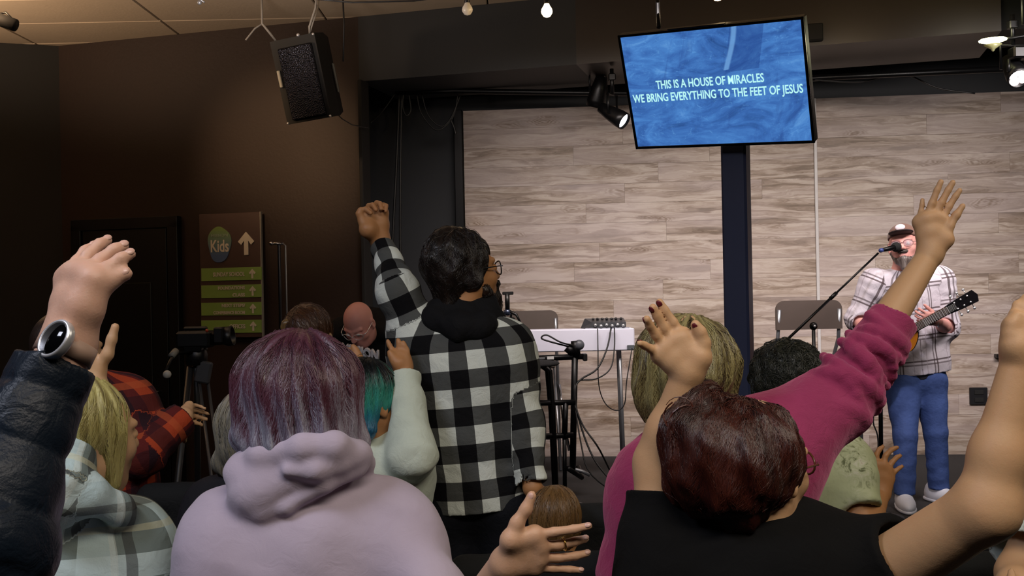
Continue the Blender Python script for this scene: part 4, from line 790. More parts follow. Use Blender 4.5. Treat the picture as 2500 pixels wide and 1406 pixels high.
# ---------------------------------------------------------------- people
class Person:
    def __init__(s, label, SL, SR, H, skinmat, h=.0042, group=None, w=1.0, dscale=1.35):
        s.SL, s.SR, s.H = map(np.array, (SL, SR, H)); s.h = h; s.w = w; s.ds = dscale
        s.root = empty('person', label, 'person', (float(s.H[0]), float(s.H[1]), 0), group)
        c = mid(SL, SR); s.C = c; up = unit(c - s.H); side = s.SR - s.SL; side = unit(side - (side @ up) * up); s.F = unit(np.cross(up, side))
        s.R = np.stack([side, s.F, up], 1); s.sw = np.linalg.norm(s.SR - s.SL) / 2; s.body = Blob(.02); s.top = None; s.skin = skinmat
        s.nails = []
        b = s.body
        b.rc(s.H, mid(s.H, c, .55), .125 * w, .115 * w, R=s.R, sc=(1, dscale, 1), k=.05)
        b.rc(mid(s.H, c, .5), mid(s.H, c, .82), .12 * w, .125 * w, R=s.R, sc=(1, dscale, 1), k=.05)
        b.rc(s.SL, s.SR, .045, .045, k=.06)
    def shirt(s, mat, t=.018, k=.05, hem=None, name='shirt', flare=1.0, folds=.004, fseed=0, neck=True):
        b = s.top = Blob(k); s.topname = name; s.topmat = mat; c = s.C; w = s.w; uv = ('torso', c, s.R, .17 * w, .17 * w / s.ds)
        bot = s.H if hem is None else s.H + s.R[:, 2] * hem; s.hem = bot
        kw = dict(R=s.R, sc=(1, s.ds, 1), uv=uv, k=k)
        b.rc(bot - s.R[:, 2] * .05, mid(s.H, c, .5), (.13 + t) * w * flare, (.125 + t) * w, **kw)
        b.rc(mid(s.H, c, .5), mid(s.H, c, .80), (.125 + t) * w, (.135 + t) * w, **kw)
        b.rc(s.SL, s.SR, .055 + t, .055 + t, uv=uv, k=.07)
        b.rc(s.SL - s.R[:, 2] * .06 - s.F * .02, s.SR - s.R[:, 2] * .06 - s.F * .02, .062 + t, .062 + t, uv=uv, k=.07)
        b.cuts.append((bot, -s.R[:, 2]))
        if folds:
            Rm = s.R; cc = c
            def dp(p):
                l = (p - cc) @ Rm.astype(np.float32)
                return folds * (.8 * wnoise(l * np.array([1, 1, .38], np.float32), 15, fseed) + .45 * wnoise(l * np.array([.6, 1, 1.3], np.float32), 27, fseed + 3))
            b.disp = dp; b.damp = folds * 3
        s.uvo = uv; return s
    def neckto(s, hc, r=.055, back=.02):
        s.body.rc(s.C + s.R[:, 2] * .0, hc, r * 1.08, r * .95, k=.03)
        s.body.rc(mid(s.SL, s.SR, .22), hc - np.array([0, 0, .05]), .035, .04, k=.05); s.body.rc(mid(s.SL, s.SR, .78), hc - np.array([0, 0, .05]), .035, .04, k=.05)
        if s.top: s.top.rc(mid(s.SL, s.SR, .2), mid(s.C, hc, .35), .05, .05, k=.06, uv=s.uvo); s.top.rc(mid(s.SL, s.SR, .8), mid(s.C, hc, .35), .05, .05, k=.06, uv=s.uvo)
    def arm(s, S, E, W, r=(.047, .040, .036, .026), sleeve=1.0, t=.012, fold=(.004, 95, 0), cuffr=None, sk=.03, elbowr=None, open_=True, flare=0.0, capr=None):
        """sleeve: 0..1 upper arm, 1..2 forearm (fraction covered), 0 = none"""
        S, E, W = map(np.array, (S, E, W)); b = s.body
        b.rc(S, E, r[0], r[1], k=.03); f = mid(E, W, .35); b.rc(E, f, r[1] * .95, r[2] * 1.04, k=.03); b.rc(f, W, r[2] * 1.04, r[3], k=.03)
        if s.top is None or not sleeve: return
        ref = np.array([0, -1., 0]); L1 = np.linalg.norm(E - S)
        if sleeve <= 1:
            en = mid(S, E, sleeve); n = unit(E - S)
            re = (r[0] * (1 - sleeve) + r[1] * sleeve) + t + flare
            s.top.rc(S, en + n * .04, (capr or r[0] + t), re, k=sk, cut=(en, n), fold=fold, uv=('arm', 0, ref, .06))
            if open_: s.top.rc(en - n * .02, en + n * .1, re - .010, re - .009, k=.003, sub=True)
        else:
            u = sleeve - 1; en = mid(E, W, u); n = unit(W - E); re = r[1] * (1 - u) + r[3] * u + t
            s.top.rc(S, E, (capr or r[0] + t), elbowr or r[1] + t * 1.2, k=sk, fold=fold, uv=('arm', 0, ref, .06))
            s.top.rc(E, en + n * .03, elbowr or r[1] + t * 1.2, cuffr or re, k=sk, cut=(en, n), fold=(fold[0], fold[1], fold[2] + 2) if fold else None, uv=('arm', L1, ref, .06))
            s.top.rc(en - n * .035, en, (cuffr or re) * .98, (cuffr or re) * .98, k=.008, cut=(en, n), uv=('arm', L1 + 1, ref, .06))
            if open_: s.top.rc(en - n * .02, en + n * .1, (cuffr or re) - .010, (cuffr or re) - .009, k=.003, sub=True)
    def fingers(s, W, fs, th, rs=(.0095, .0098, .0092, .0082), tr=.0125, sc=1.0, wr=.026, nail=None, nailside=None, palm=.014, k=.004, fr=.86):
        """fs: four finger polylines (knuckle..tip), th: thumb polyline from its base; W: wrist"""
        b = s.body; W = np.array(W); fs = [np.array(f) for f in fs]; rs = [r * fr for r in rs]; tr = tr * fr
        pr = palm * sc
        for i, f in enumerate(fs):
            b.rc(mid(W, f[0], .02), f[0], wr * .78, pr, k=.015)
        for i in range(len(fs) - 1):
            b.rc(fs[i][0], fs[i + 1][0], pr * .95, pr * .95, k=.01)
            b.rc(mid(W, fs[i][0], .6), mid(W, fs[i + 1][0], .6), pr * 1.1, pr * 1.1, k=.012)
        th = np.array(th); b.rc(W, th[0], wr * .7, pr * 1.15, k=.015); b.rc(th[0], fs[0][0], pr, pr * .8, k=.02)
        for i, f in enumerate(fs):
            r = rs[i] * sc; n = len(f); b.rc(mid(W, f[0], .85), f[0], r * 1.15, r * 1.2, k=.008)
            for j in range(n - 1):
                b.rc(f[j], f[j + 1], r * (1.12 - .1 * j), r * (1.02 - .1 * j) if j < n - 2 else r * .82, k=k)
        n = len(th)
        for j in range(n - 1): b.rc(th[j], th[j + 1], tr * sc * (1.25 - .16 * j), tr * sc * (1.08 - .16 * j) if j < n - 2 else tr * sc * .78, k=.008)
        if nail is not None:
            ns = unit(nailside)
            for f, r in [(f, rs[i]) for i, f in enumerate(fs)] + [(th, tr * .85)]:
                d = unit(f[-1] - f[-2]); n_ = unit(ns - (ns @ d) * d); x = np.cross(d, n_)
                m = MB().ball(f[-1] - d * r * .15 + n_ * r * .62 * sc, (r * .62 * sc, r * .85 * sc, r * .3 * sc), np.stack([x, d, n_], 1), 10, 6); s.nails.append((m, nail))
    def hand(s, W, dirY, N, right=True, curl=(20, 25, 30, 35), spread=8, thumb=(.85, .5, .15), sc=1.0, tipcurl=1.0, **kw):
        """parametric hand: dirY finger direction, N direction the palm faces"""
        Y = unit(dirY); N = unit(np.array(N) - (np.array(N) @ Y) * Y); X = np.cross(Y, N) if right else np.cross(N, Y)
        base = [(.029, .090), (.009, .094), (-.011, .090), (-.029, .082)]; L = [(.044, .026, .020), (.049, .030, .021), (.045, .028, .021), (.035, .020, .018)]
        fs = []
        for i in range(4):
            o = W + (X * base[i][0] + Y * base[i][1]) * sc; a = math.radians(curl[i]) * .6; sp = math.radians(spread * (1.3, .4, -.5, -1.5)[i]); pts = [o]
            for j in range(3):
                d = (Y * math.cos(a) + N * math.sin(a)); d = unit(d + X * math.tan(sp) * math.cos(a)); pts.append(pts[-1] + d * L[i][j] * sc); a += math.radians(curl[i]) * (1.0 if j == 0 else .7) * tipcurl
            fs.append(pts)
        t = unit(X * thumb[0] + Y * thumb[1] + N * thumb[2]); o = W + (X * .022 + Y * .022 + N * .008) * sc; t2 = unit(t * .8 + Y * .5 + N * .15)
        th = [o, o + t * .042 * sc, o + (t * .042 + t2 * .032) * sc, o + (t * .042 + t2 * .058) * sc]
        s.fingers(W, fs, th, sc=sc, nailside=-N, **kw); return fs, th
    def head(s, c, yaw=0, pitch=0, tilt=0, sc=1.0, neck=True, nr=.055, ears=True):
        c = np.array(c); s.hc = c; R = s.hR = rotm(yaw, pitch, tilt); s.hs = sc; q = s.hp; b = s.body
        E = lambda p, r, **kw: b.ell(q(*p), np.array(r) * sc, R, **kw)
        E((0, -.012, .03), (.076, .096, .092), k=.02); E((0, .022, -.03), (.062, .068, .078), k=.03)
        b.rc(q(0, .03, -.03), q(0, .058, -.082), .05 * sc, .030 * sc, k=.03)
        for x in (-1, 1):
            b.rc(q(x * .054, .0, -.05), q(x * .018, .062, -.092), .018 * sc, .016 * sc, k=.02); E((x * .04, .058, -.022), (.024, .022, .022), k=.02)
            b.rc(q(x * .048, .070, .030), q(x * .014, .086, .028), .009 * sc, .008 * sc, k=.012)
            E((x * .032, .100, .006), (.018, .018, .013), k=.014, sub=True); E((x * .031, .0805, .006), (.0145, .0125, .0125), k=.004)
            if ears:
                E((x * .080, -.012, .0), (.009, .020, .032), k=.006); E((x * .0875, -.006, .0), (.006, .010, .018), k=.004, sub=True); E((x * .078, -.004, -.026), (.007, .009, .010), k=.005)
        b.rc(q(0, .088, .020), q(0, .110, -.020), .0085 * sc, .0125 * sc, k=.012); E((.012, .098, -.024), (.009, .011, .008), k=.008); E((-.012, .098, -.024), (.009, .011, .008), k=.008)
        b.rc(q(-.02, .082, -.050), q(.02, .082, -.050), .0075 * sc, .0075 * sc, k=.01); b.rc(q(-.017, .082, -.062), q(.017, .082, -.062), .0085 * sc, .0085 * sc, k=.01)
        b.rc(q(-.022, .094, -.0555), q(.022, .094, -.0555), .0025, .0025, k=.004, sub=True)
        if neck: s.neckto(q(0, -.02, -.05), nr * sc)
    def hp(s, x, y, z): return s.hc + s.hR @ (np.array([x, y, z]) * s.hs)
    def legs(s, mat, ss=1.0, stance=.1, base=0.0, h=.011, feet=None, name='trousers', shoes=None, knee=None, r=(.092, .062, .058), hw=.15, hemz=.05, folds=.003, wide=1.0):
        b = Blob(.03); up = np.array([0, 0, 1.]); H = s.H; uv = None
        b.rc(H - s.R[:, 0] * .065, H + s.R[:, 0] * .065, .100 * s.w, .100 * s.w, k=.05); b.rc(H + up * .07 - s.R[:, 0] * .05, H + up * .07 + s.R[:, 0] * .05, .088 * s.w, .088 * s.w)
        feet = feet or [np.array([H[0], H[1], base]) + s.R[:, 0] * x * stance * np.array([1, 1, 0]) for x in (-1, 1)]
        for i, f in enumerate(feet):
            x = (-1, 1)[i]; f = np.array(f); hip = H + s.R[:, 0] * x * .085 - up * .03; kn = mid(hip, f + up * .08, .47) + s.F * np.array([1, 1, 0]) * .03; an = f + up * (.075 if hemz > .03 else hemz)
            b.rc(hip, kn, r[0] * s.w, r[1] * wide, k=.03, fold=(folds, 45, i)); b.rc(kn, an, r[1] * wide, r[2] * wide, k=.02, cut=(f + up * hemz, -up), fold=(folds, 70, i + 1))
        blob_obj(name, b, h, mat, s.root)
        for i, f in enumerate(feet):
            f = np.array(f); F = unit(s.F * np.array([1, 1, 0])); X = np.array([F[1], -F[0], 0]); x = (-1, 1)[i]; F = unit(F + X * x * .3); X = np.array([F[1], -F[0], 0]); R = np.stack([X, F, up], 1)
            sb = Blob(.02); sb.ell(f + F * .05 + up * .035, np.array([.046, .135, .045]) * ss, R); sb.ell(f - F * .035 + up * .055, np.array([.042, .06, .062]) * ss, R); sb.rc(f + F * .03 + up * .07, f - F * .02 + up * .1, .035, .04); sb.cuts.append((f + up * .001, -up))
            so = blob_obj('shoe', sb, .007, shoes or M['shoe_dark'], s.root)
            sl = Blob(.01); sl.ell(f + F * .045 + up * .012, np.array([.050, .142, .022]) * ss, R); sl.ell(f - F * .05 + up * .012, np.array([.044, .055, .022]) * ss, R); sl.cuts.append((f + up * .0005, -up)); sl.cuts.append((f + up * .024, up)); blob_obj('sole', sl, .007, M['shoe_white'] if shoes else M['rubber'], so)
    def eyes(s):
        for x in (-1, 1):
            e = MB().ball(s.hp(x * .031, .0815, .006), .0122 * s.hs, None, 16, 10).build('eye', M['eye'], s.root); MB().ball(s.hp(x * .031, .0905, .005), (.0052, .0035, .0052), s.hR).build('iris', M['iris'], e)
    def glasses(s, mat, lens=None, drop=0, w=.029, hh=.02):
        m = MB(); q = s.hp
        for x in (-1, 1):
            m.tube([q(x * .033 + w * .93 * math.cos(a), .104 - .014 * max(0, math.cos(a) * x), .004 - drop + hh * math.sin(a)) for a in np.linspace(0, 6.28, 18)[:-1]], .0021, 6, closed=True)
            m.tube([q(x * .062, .094, .01 - drop), q(x * .079, .07, .012 - drop), q(x * .083, .0, .012), q(x * .08, -.02, .0)], .0019, 6)
        m.tube([q(-.007, .106, .006 - drop), q(0, .109, .01 - drop), q(.007, .106, .006 - drop)], .002, 6); g = m.build('glasses', mat, s.root)
        if lens:
            for x in (-1, 1): MB().lathe([(.0005, 0), (w * .92, 0), (w * .92, .0012), (.0005, .0012)], q(x * .033, .1035, .004 - drop), 18, s.hR @ np.array([[1, 0, 0], [0, 0, -1], [0, hh / w, 0]])).build('lens', lens, g)
    def done(s, shirt_h=None, nolegs=False):
        b = blob_obj('body', s.body, s.h, s.skin, s.root)
        if s.top: s.topo = blob_obj(s.topname, s.top, shirt_h or s.h * 1.15, s.topmat, s.root, uv=True)
        for m, mat in s.nails: m.build('fingernail', mat, b)
        s.bodyo = b; return s
    # hair masses in head coordinates
    def capblob(s, r=(.088, .104, .10), c=(0, -.022, .038), face=True, nape=-.06, k=.02, fc=(0, .125, -.035), fr=(.075, .08, .10)):
        b = Blob(k); b.ell(s.hp(*c), np.array(r) * s.hs, s.hR); b.ell(s.hp(0, -.045, -.01), np.array([.074, .062, .075]) * s.hs, s.hR)
        if nape < -.03: b.rc(s.hp(0, -.05, -.02), s.hp(0, -.055, nape), .055 * s.hs, .04 * s.hs)
        s.facecut = (s.hp(*fc), np.array(fr) * s.hs); return b
    def cutface(s, b): b.ell(s.facecut[0], s.facecut[1], s.hR, k=.012, sub=True)
def ring_on(a, b, r, mat, parent, gem=None, n=None):
    a, b = np.array(a), np.array(b); d = unit(b - a); m = mid(a, b, .35); x = unit(np.cross(d, [.2, .3, .9])); y = np.cross(d, x)
    o = MB().tube([m + (x * math.cos(t) + y * math.sin(t)) * r for t in np.linspace(0, 6.283, 15)[:-1]], .0016, 6, closed=True).build('ring', mat, parent)
    return o
def poly(pts, d, dd=0):
    """pixels measured off the photograph, at depth d (dd = how much deeper each next joint lies)"""
    return [P(x, y, d + dd * i) for i, (x, y) in enumerate(pts)]
SK_FAIR = skin('fair_skin', 'c39d80'); SK_WARM = skin('warm_skin', 'bf9b76'); SK_PINK = skin('pink_skin', 'd8a096', 'cf8a84'); SK_TAN = skin('tan_skin', 'a87a50'); SK_PALE = skin('pale_skin', 'c6a08c'); SK_BROWN = skin('brown_skin', '8e6440')

# lavender hoodie, foreground
def person_lavender():
    d = 2.15
    p = Person('person in a lavender hoodie with purple and silver shoulder-length hair, seen from behind', P(560, 1305, d), P(950, 1285, d + .02), P(735, 1690, d + .02), SK_FAIR, .0038, w=1.18, dscale=1.3)
    hood = fabric('lavender_fleece', 'a79aaa', .07, .92, 'b3a7b6', .15)
    p.shirt(hood, .03, name='hoodie', folds=.0045, fseed=2, flare=1.05)
    E = P(1110, 1575, 2.0); W = P(1236, 1375, 1.80)
    p.arm(p.SR, E, W, (.055, .043, .038, .029), sleeve=1.22, t=.027, fold=(.006, 40, 0), capr=.086, sk=.05)
    E2 = P(485, 1600, 2.1); W2 = P(560, 1640, 1.85); p.arm(p.SL, E2, W2, (.055, .043, .036, .027), sleeve=1.7, t=.027, fold=(.006, 60, 1), capr=.088, sk=.05)
    p.hand(W2, P(660, 1560, 1.7) - W2, (0, 1, 0), False)
    p.head(P(728, 965, d), yaw=.15, pitch=.05)
    z = 1.78
    fs = [poly([(1305, 1306), (1352, 1299), (1400, 1292), (1437, 1284)], z, .0), poly([(1318, 1333), (1362, 1331), (1403, 1322), (1429, 1315)], z + .005, .008),
          poly([(1316, 1362), (1362, 1362), (1405, 1357), (1434, 1350)], z + .01, .008), poly([(1305, 1386), (1347, 1388), (1390, 1390), (1418, 1392)], z + .015, .006)]
    p.fingers(W, fs, poly([(1247, 1318), (1262, 1277), (1284, 1243), (1298, 1210)], z - .01, .0), sc=1.0, wr=.027, nail=M['nail'], nailside=(0, -.6, .5), palm=.0135, fr=.88)
    # hood lying on the back
    t = p.top; K = dict(k=.022)
    def Q(x, y, o=0): return P(x, y, d - o)
    t.chain([Q(585, 1135, .03), Q(640, 1112, .10), Q(735, 1092, .125), Q(815, 1088, .11), Q(868, 1108, .05), Q(886, 1130, -.01)], [.022, .026, .027, .028, .027, .024], k=.018)   # rolled upper edge
    t.ell(Q(685, 1172, .085), (.105, .050, .048), rotm(0, 0, -.38), k=.03); t.ell(Q(645, 1200, .085), (.055, .048, .060), k=.03); t.ell(Q(790, 1140, .07), (.09, .05, .035), rotm(0, 0, -.3), k=.03); t.ell(Q(592, 1150, .06), (.035, .04, .03), k=.02)
    t.chain([Q(600, 1165, .09), Q(612, 1215, .105), Q(642, 1250, .105), Q(700, 1236, .11), Q(790, 1182, .105), Q(868, 1145, .06)], [.018, .016, .015, .015, .016, .018], k=.018)  # lower rim
    t.chain([Q(676, 1142, .139), Q(662, 1165, .146), Q(658, 1200, .147)], [.003, .0035, .003], k=.006, sub=True)
    t.chain([Q(700, 1150, .140), Q(770, 1150, .134), Q(830, 1140, .11)], [.007, .009, .006], k=.03)
    t.chain([Q(905, 1190, .10), Q(895, 1270, .13), Q(888, 1406, .14)], [.005, .005, .004], k=.012, sub=True)
    p.legs(fabric('grey_leggings', '2b2b30'), .1); p.done(.0045)
    ring_on(fs[1][1], fs[1][2], .0115, M['gold'], p.bodyo)
    hb = Blob(.03); hb.damp = .01
    hb.ell(P(728, 935, d - .02), (.118, .115, .112)); hb.rc(P(655, 950, d - .03), P(622, 1060, d - .05), .075, .045); hb.rc(P(790, 950, d - .03), P(845, 1075, d - .03), .078, .042); hb.rc(P(728, 980, d - .05), P(725, 1085, d - .08), .085, .05)
    hb.rc(P(700, 960, d - .06), P(665, 1080, d - .085), .06, .03); hb.rc(P(770, 960, d - .06), P(795, 1085, d - .08), .06, .03)
    hb.ell(p.hp(0, .13, -.04), (.07, .075, .11), p.hR, sub=True)
    hb.disp = groove(P(728, 0, d)[:2].tolist() + [0], .0075, 9, 1)
    zt, zb = P(0, 830, d)[2], P(0, 1090, d)[2]
    hair_obj('hair', hb, .0045, p.root, colmix(['2e1420', '46222e', '52323e', '86808f', 'a8a9b2'], (zt, zb), 3, P(728, 0, d), 9, .42), 3200, P(735, 850, d), zb - .03, .0012, 20, .0155, wav=.45, noise=.12)
person_lavender()

# blonde in green plaid, lower left
def person_blonde_plaid():
    d = 2.2
    p = Person('blonde person in a grey-green and white plaid shirt, lower left corner', P(120, 1330, d), P(315, 1318, d + .06), P(215, 1760, d), SK_WARM, .0042, w=1.02)
    m = plaid('green_plaid', '76837f', [(0, .20, .075, .12, 'b4c8c8', 1), (1, .21, .05, .30, 'c4d6d4', .8), (0, .20, .020, .66, '3d3d3c', .7), (1, .21, .018, .62, '44413e', .6), (0, .20, .014, .8, 'cdd6ce', .5), (1, .21, .014, .85, 'd0cfae', .5)])
    p.shirt(m, .028, folds=.004, fseed=5)
    E = P(140, 1190, d - .12); W = P(222, 940, d + .02); p.arm(p.SL, E, W, sleeve=1.35, t=.018, open_=False)
    p.hand(W, P(130, 740, d + .02) - W, (.3, 1, .1), False, curl=(12, 12, 15, 18), spread=4, sc=1.05)
    E = P(400, 1520, d); W = P(380, 1700, d - .1); p.arm(p.SR, E, W, sleeve=1.9, t=.022); p.hand(W, (0, .1, -1), (1, .3, 0))
    p.head(P(215, 1070, d), yaw=.55, pitch=-.05, tilt=.05, ears=False, sc=1.06, nr=.052)
    c = p.top # collar band
    c.chain([P(130, 1240, d + .02), P(150, 1215, d - .08), P(225, 1212, d - .105), P(290, 1240, d - .06), P(335, 1285, d + .03)], [.022, .026, .028, .026, .022], k=.035, uv=p.uvo)
    p.legs(fabric('dark_jeans', '20242e')); p.done()
    hb = Blob(.02); q = p.hp; hb.ell(q(0, -.024, .038), (.086, .104, .096), p.hR); hb.rc(q(-.02, -.08, 0), P(165, 1120, d - .08), .06, .035); hb.rc(P(165, 1120, d - .08), P(145, 1235, d - .15), .03, .012)
    hb.rc(q(.05, .01, .01), q(.068, .015, -.085), .034, .014); hb.ell(q(0.02, .125, -.035), (.085, .08, .105), p.hR, k=.012, sub=True); hb.disp = groove(p.hc, .004, 12, 4); hb.damp = .008
    hair_obj('hair', hb, .0045, p.root, colmix(['6b5f3a', '958a50', 'b5ac6e', '5b4e35'], None, 2, p.hc, 8), 1500, q(0, .03, .12), P(0, 1225, d)[2], .0012, 14, .014)
person_blonde_plaid()

# navy puffer arm with the watch
def person_puffer():
    d = 1.12
    W = P(166, 842, d); E = P(-70, 1330, 1.04); S = P(-340, 1290, 1.3)
    p = Person('person in a navy quilted puffer jacket whose raised wrist wears a round watch', P(-760, 1290, 1.35), S, P(-560, 2250, 1.35), SK_PALE, .0032, w=1.1)
    navy = fabric('navy_nylon', '10161f', .2, .42, '172230', .3)
    p.shirt(navy, .04, folds=.003, name='puffer_jacket')
    b = p.body; f = mid(E, W, .35); b.rc(S, E, .05, .043); b.rc(E, f, .043, .038); b.rc(f, W, .038, .0275)
    # quilted sleeve: a row of padded rings
    t = p.top; top = P(137, 887, d)
    t.rc(top, E, .043, .066, k=.004, cut=(top, unit(top - E)))
    axq = unit(E - top).astype(np.float32); tq = top.astype(np.float32)
    def quilt(x):
        s_ = (x - tq) @ axq; return .0055 * (np.abs(np.sin(math.pi * (s_ + .025) / .060)) ** .5 - 1) + .0022 * wnoise(x, 45, 2)
    t.disp = quilt; t.damp = .012
    for i in range(4):
        a = mid(E, S, i / 4); c = mid(E, S, (i + 1) / 4); t.rc(mid(a, c, .25), mid(a, c, .75), .082, .084, k=.012, fold=(.003, 90, i))
    t.rc(E, S, .075, .08)
    p.arm(p.SL, P(-900, 1800, 1.2), P(-860, 2200, 1.15), sleeve=1.95, t=.035); p.hand(P(-860, 2200, 1.15), (0, .1, -1), (1, .2, 0), False)
    p.head(P(-520, 760, 1.35), yaw=.2); p.legs(fabric('black_trousers', '17171a'))
    z = d
    fs = [poly([(230, 688), (262, 655), (295, 632), (318, 620)], z, .008), poly([(212, 672), (245, 636), (280, 610), (302, 601)], z + .012, .010),
          poly([(188, 668), (215, 625), (243, 597), (262, 587)], z + .022, .012), poly([(166, 682), (186, 640), (208, 612), (228, 600)], z + .03, .012)]
    p.fingers(W, fs, poly([(205, 752), (232, 712), (268, 685), (306, 668)], z - .005, .006), sc=1.0, wr=.027, palm=.0135, nail=M['nail'], nailside=(.2, -.8, .5), fr=.80)
    p.done(.0045)
    hb = p.capblob(); p.cutface(hb); hair_obj('hair', hb, .009, p.root, colmix(['2a1c14', '3a281c'], None))
    # watch: dial facing the camera-left side of the wrist, strap round the wrist
    ax = unit(W - E); nrm = unit(np.array([-.30, -1, .12]) - (np.array([-.30, -1, .12]) @ ax) * ax); x = np.cross(ax, nrm); c0 = P(150, 845, d)
    band_m = simple('rose_strap', '9a7f70', .5)
    sb = MB()
    ring = [W - ax * .006 + (x * math.cos(a) * .0300 + nrm * math.sin(a) * .0285) for a in np.linspace(0, 6.283, 33)[:-1]]
    V = []; F = []
    for i, q in enumerate(ring):
        o = unit(q - W + ax * .006)
        V += [q - ax * .010, q + ax * .010, q + o * .0022 + ax * .010, q + o * .0022 - ax * .010]
    for i in range(32):
        j = (i + 1) % 32
        for a_, b_ in ((0, 1), (1, 2), (2, 3), (3, 0)): F.append((i * 4 + a_, i * 4 + b_, j * 4 + b_, j * 4 + a_))
    sb.add(V, F, True)
    wa = sb.build('watch', band_m, p.root); dn = unit(nrm + x * (-.25 if (x[0] > 0) else .25)); dx = unit(np.cross(ax, dn)); R = np.stack([dx, ax, dn], 1); c = P(137, 829, d - .034)
    MB().lathe([(.0005, -.006), (.0205, -.006), (.0225, -.003), (.0225, .003), (.0212, .0048), (.0188, .0048), (.0184, .0035), (.0005, .0035)], c, 40, R).build('watch_case', M['silver'], wa)
    MB().lathe([(.0005, .0034), (.0184, .0034), (.0182, .0041), (.0005, .0041)], c, 36, R).build('watch_dial', simple('black_glass', '060608', .08), wa)
person_puffer()

# red plaid reaching arm
def person_red():
    d = 3.0
    p = Person('person in a red and orange plaid flannel stretching an arm out towards the tripod', P(150, 985, d - .05), P(305, 985, d + .05), P(270, 1390, d), SK_WARM, .006, w=1.0)
    m = plaid('red_plaid', '5a1917', [(0, .13, .05, .1, 'a8401f', .9), (1, .13, .05, .3, '3a1015', .85), (0, .13, .03, .6, '1d0d18', .8), (1, .13, .02, .75, 'b0502a', .6)])
    p.shirt(m, .022, hem=-.05, folds=.004)
    E = P(345, 1110, d - .05); W = P(447, 1018, d + .05); p.arm(p.SR, E, W, sleeve=1.98, t=.02, capr=.075); p.hand(W, P(462, 1000, d + .2) - W, (.4, 1, -.2), True, curl=(38, 40, 42, 46), spread=2, sc=.9)
    E = P(110, 1150, d - .05); W = P(130, 1200, d + .1); p.arm(p.SL, E, W, sleeve=1.9, t=.02); p.hand(W, (0.2, 1, .2), (1, 0, 0), False)
    p.head(P(172, 868, d), yaw=.4, sc=.97); p.legs(fabric('brown_trousers', '2a211d')); p.done()
    hb = p.capblob(); p.cutface(hb); hair_obj('hair', hb, .007, p.root, colmix(['1f1511', '33231a'], None))
person_red()

# brown bun beyond the purple head
def person_bun():
    d = 3.6
    p = Person('person with brown hair in a small messy blond-tipped bun, in front of the lavender hoodie', P(655, 1010, d), P(840, 1010, d), P(750, 1420, d), SK_WARM, .007, w=.92)
    p.shirt(fabric('dark_green_knit', '23291f'), .015); 
    for S, x in ((p.SL, -1), (p.SR, 1)):
        E = S + np.array([x * .04, .0, -.28]); W = E + np.array([-x * .08, .18, -.08]); p.arm(S, E, W, sleeve=1.9); p.hand(W, (-x * .3, 1, 0), (0, .2, -1), x > 0)
    p.head(P(757, 832, d), yaw=.2); p.legs(fabric('blue_jeans_dark', '1d2433')); p.done()
    hb = p.capblob((.082, .1, .095), nape=-.03); p.cutface(hb); hb.disp = groove(p.hc, .003, 10); hb.damp = .006
    hair_obj('hair', hb, .006, p.root, colmix(['2a1810', '4a2e1c', '38220f'], None, 1, p.hc), 500, P(700, 795, d - .06), None, .0014, 12, .014)
    bb = Blob(.012)
    for i in range(9):
        a = i * 2.4; bb.rc(P(702, 797, d - .08) + .013 * np.array([math.cos(a), math.sin(a * 1.7) * .5, math.sin(a)]), P(702, 797, d - .08) + .019 * np.array([math.cos(a + 1.4), math.sin(a) * .5, math.sin(a + 1.4)]), .011, .009, k=.006)
    hair_obj('hair_bun', bb, .005, p.root, colmix(['3f2a18', '80653c', '523a20'], None, 5, p.hc, 14))
person_bun()
def person_grey():
    d = 2.75
    p = Person('short grey-haired person half hidden behind the lavender hoodie', P(520, 1235, d), P(700, 1240, d), P(610, 1640, d), SK_PALE, .006, w=.95)
    p.shirt(fabric('charcoal_top', '1d1d22'), .015)
    for S, x in ((p.SL, -1), (p.SR, 1)):
        E = S + np.array([x * .0, .02, -.26]); W = E + np.array([-x * .05, .2, 0]); p.arm(S, E, W, sleeve=1.9); p.hand(W, (-x * .3, 1, 0), (0, .2, -1), x > 0)
    p.head(P(608, 1068, d), yaw=-.35); p.legs(fabric('dark_trousers_two', '19191c')); p.done()
    hb = p.capblob((.09, .105, .1)); hb.rc(p.hp(-.03, -.03, -.02), P(553, 1125, d - .03), .055, .035); hb.rc(P(553, 1125, d - .03), P(560, 1160, d - .05), .03, .012); p.cutface(hb); hb.disp = groove(p.hc, .003, 9); hb.damp = .006
    hair_obj('hair', hb, .006, p.root, colmix(['4c4a48', '77746c', '8d8672', '3a3838'], None, 1, p.hc), 700, p.hp(0, 0, .13), None, .0014, 14, .014)
person_grey()

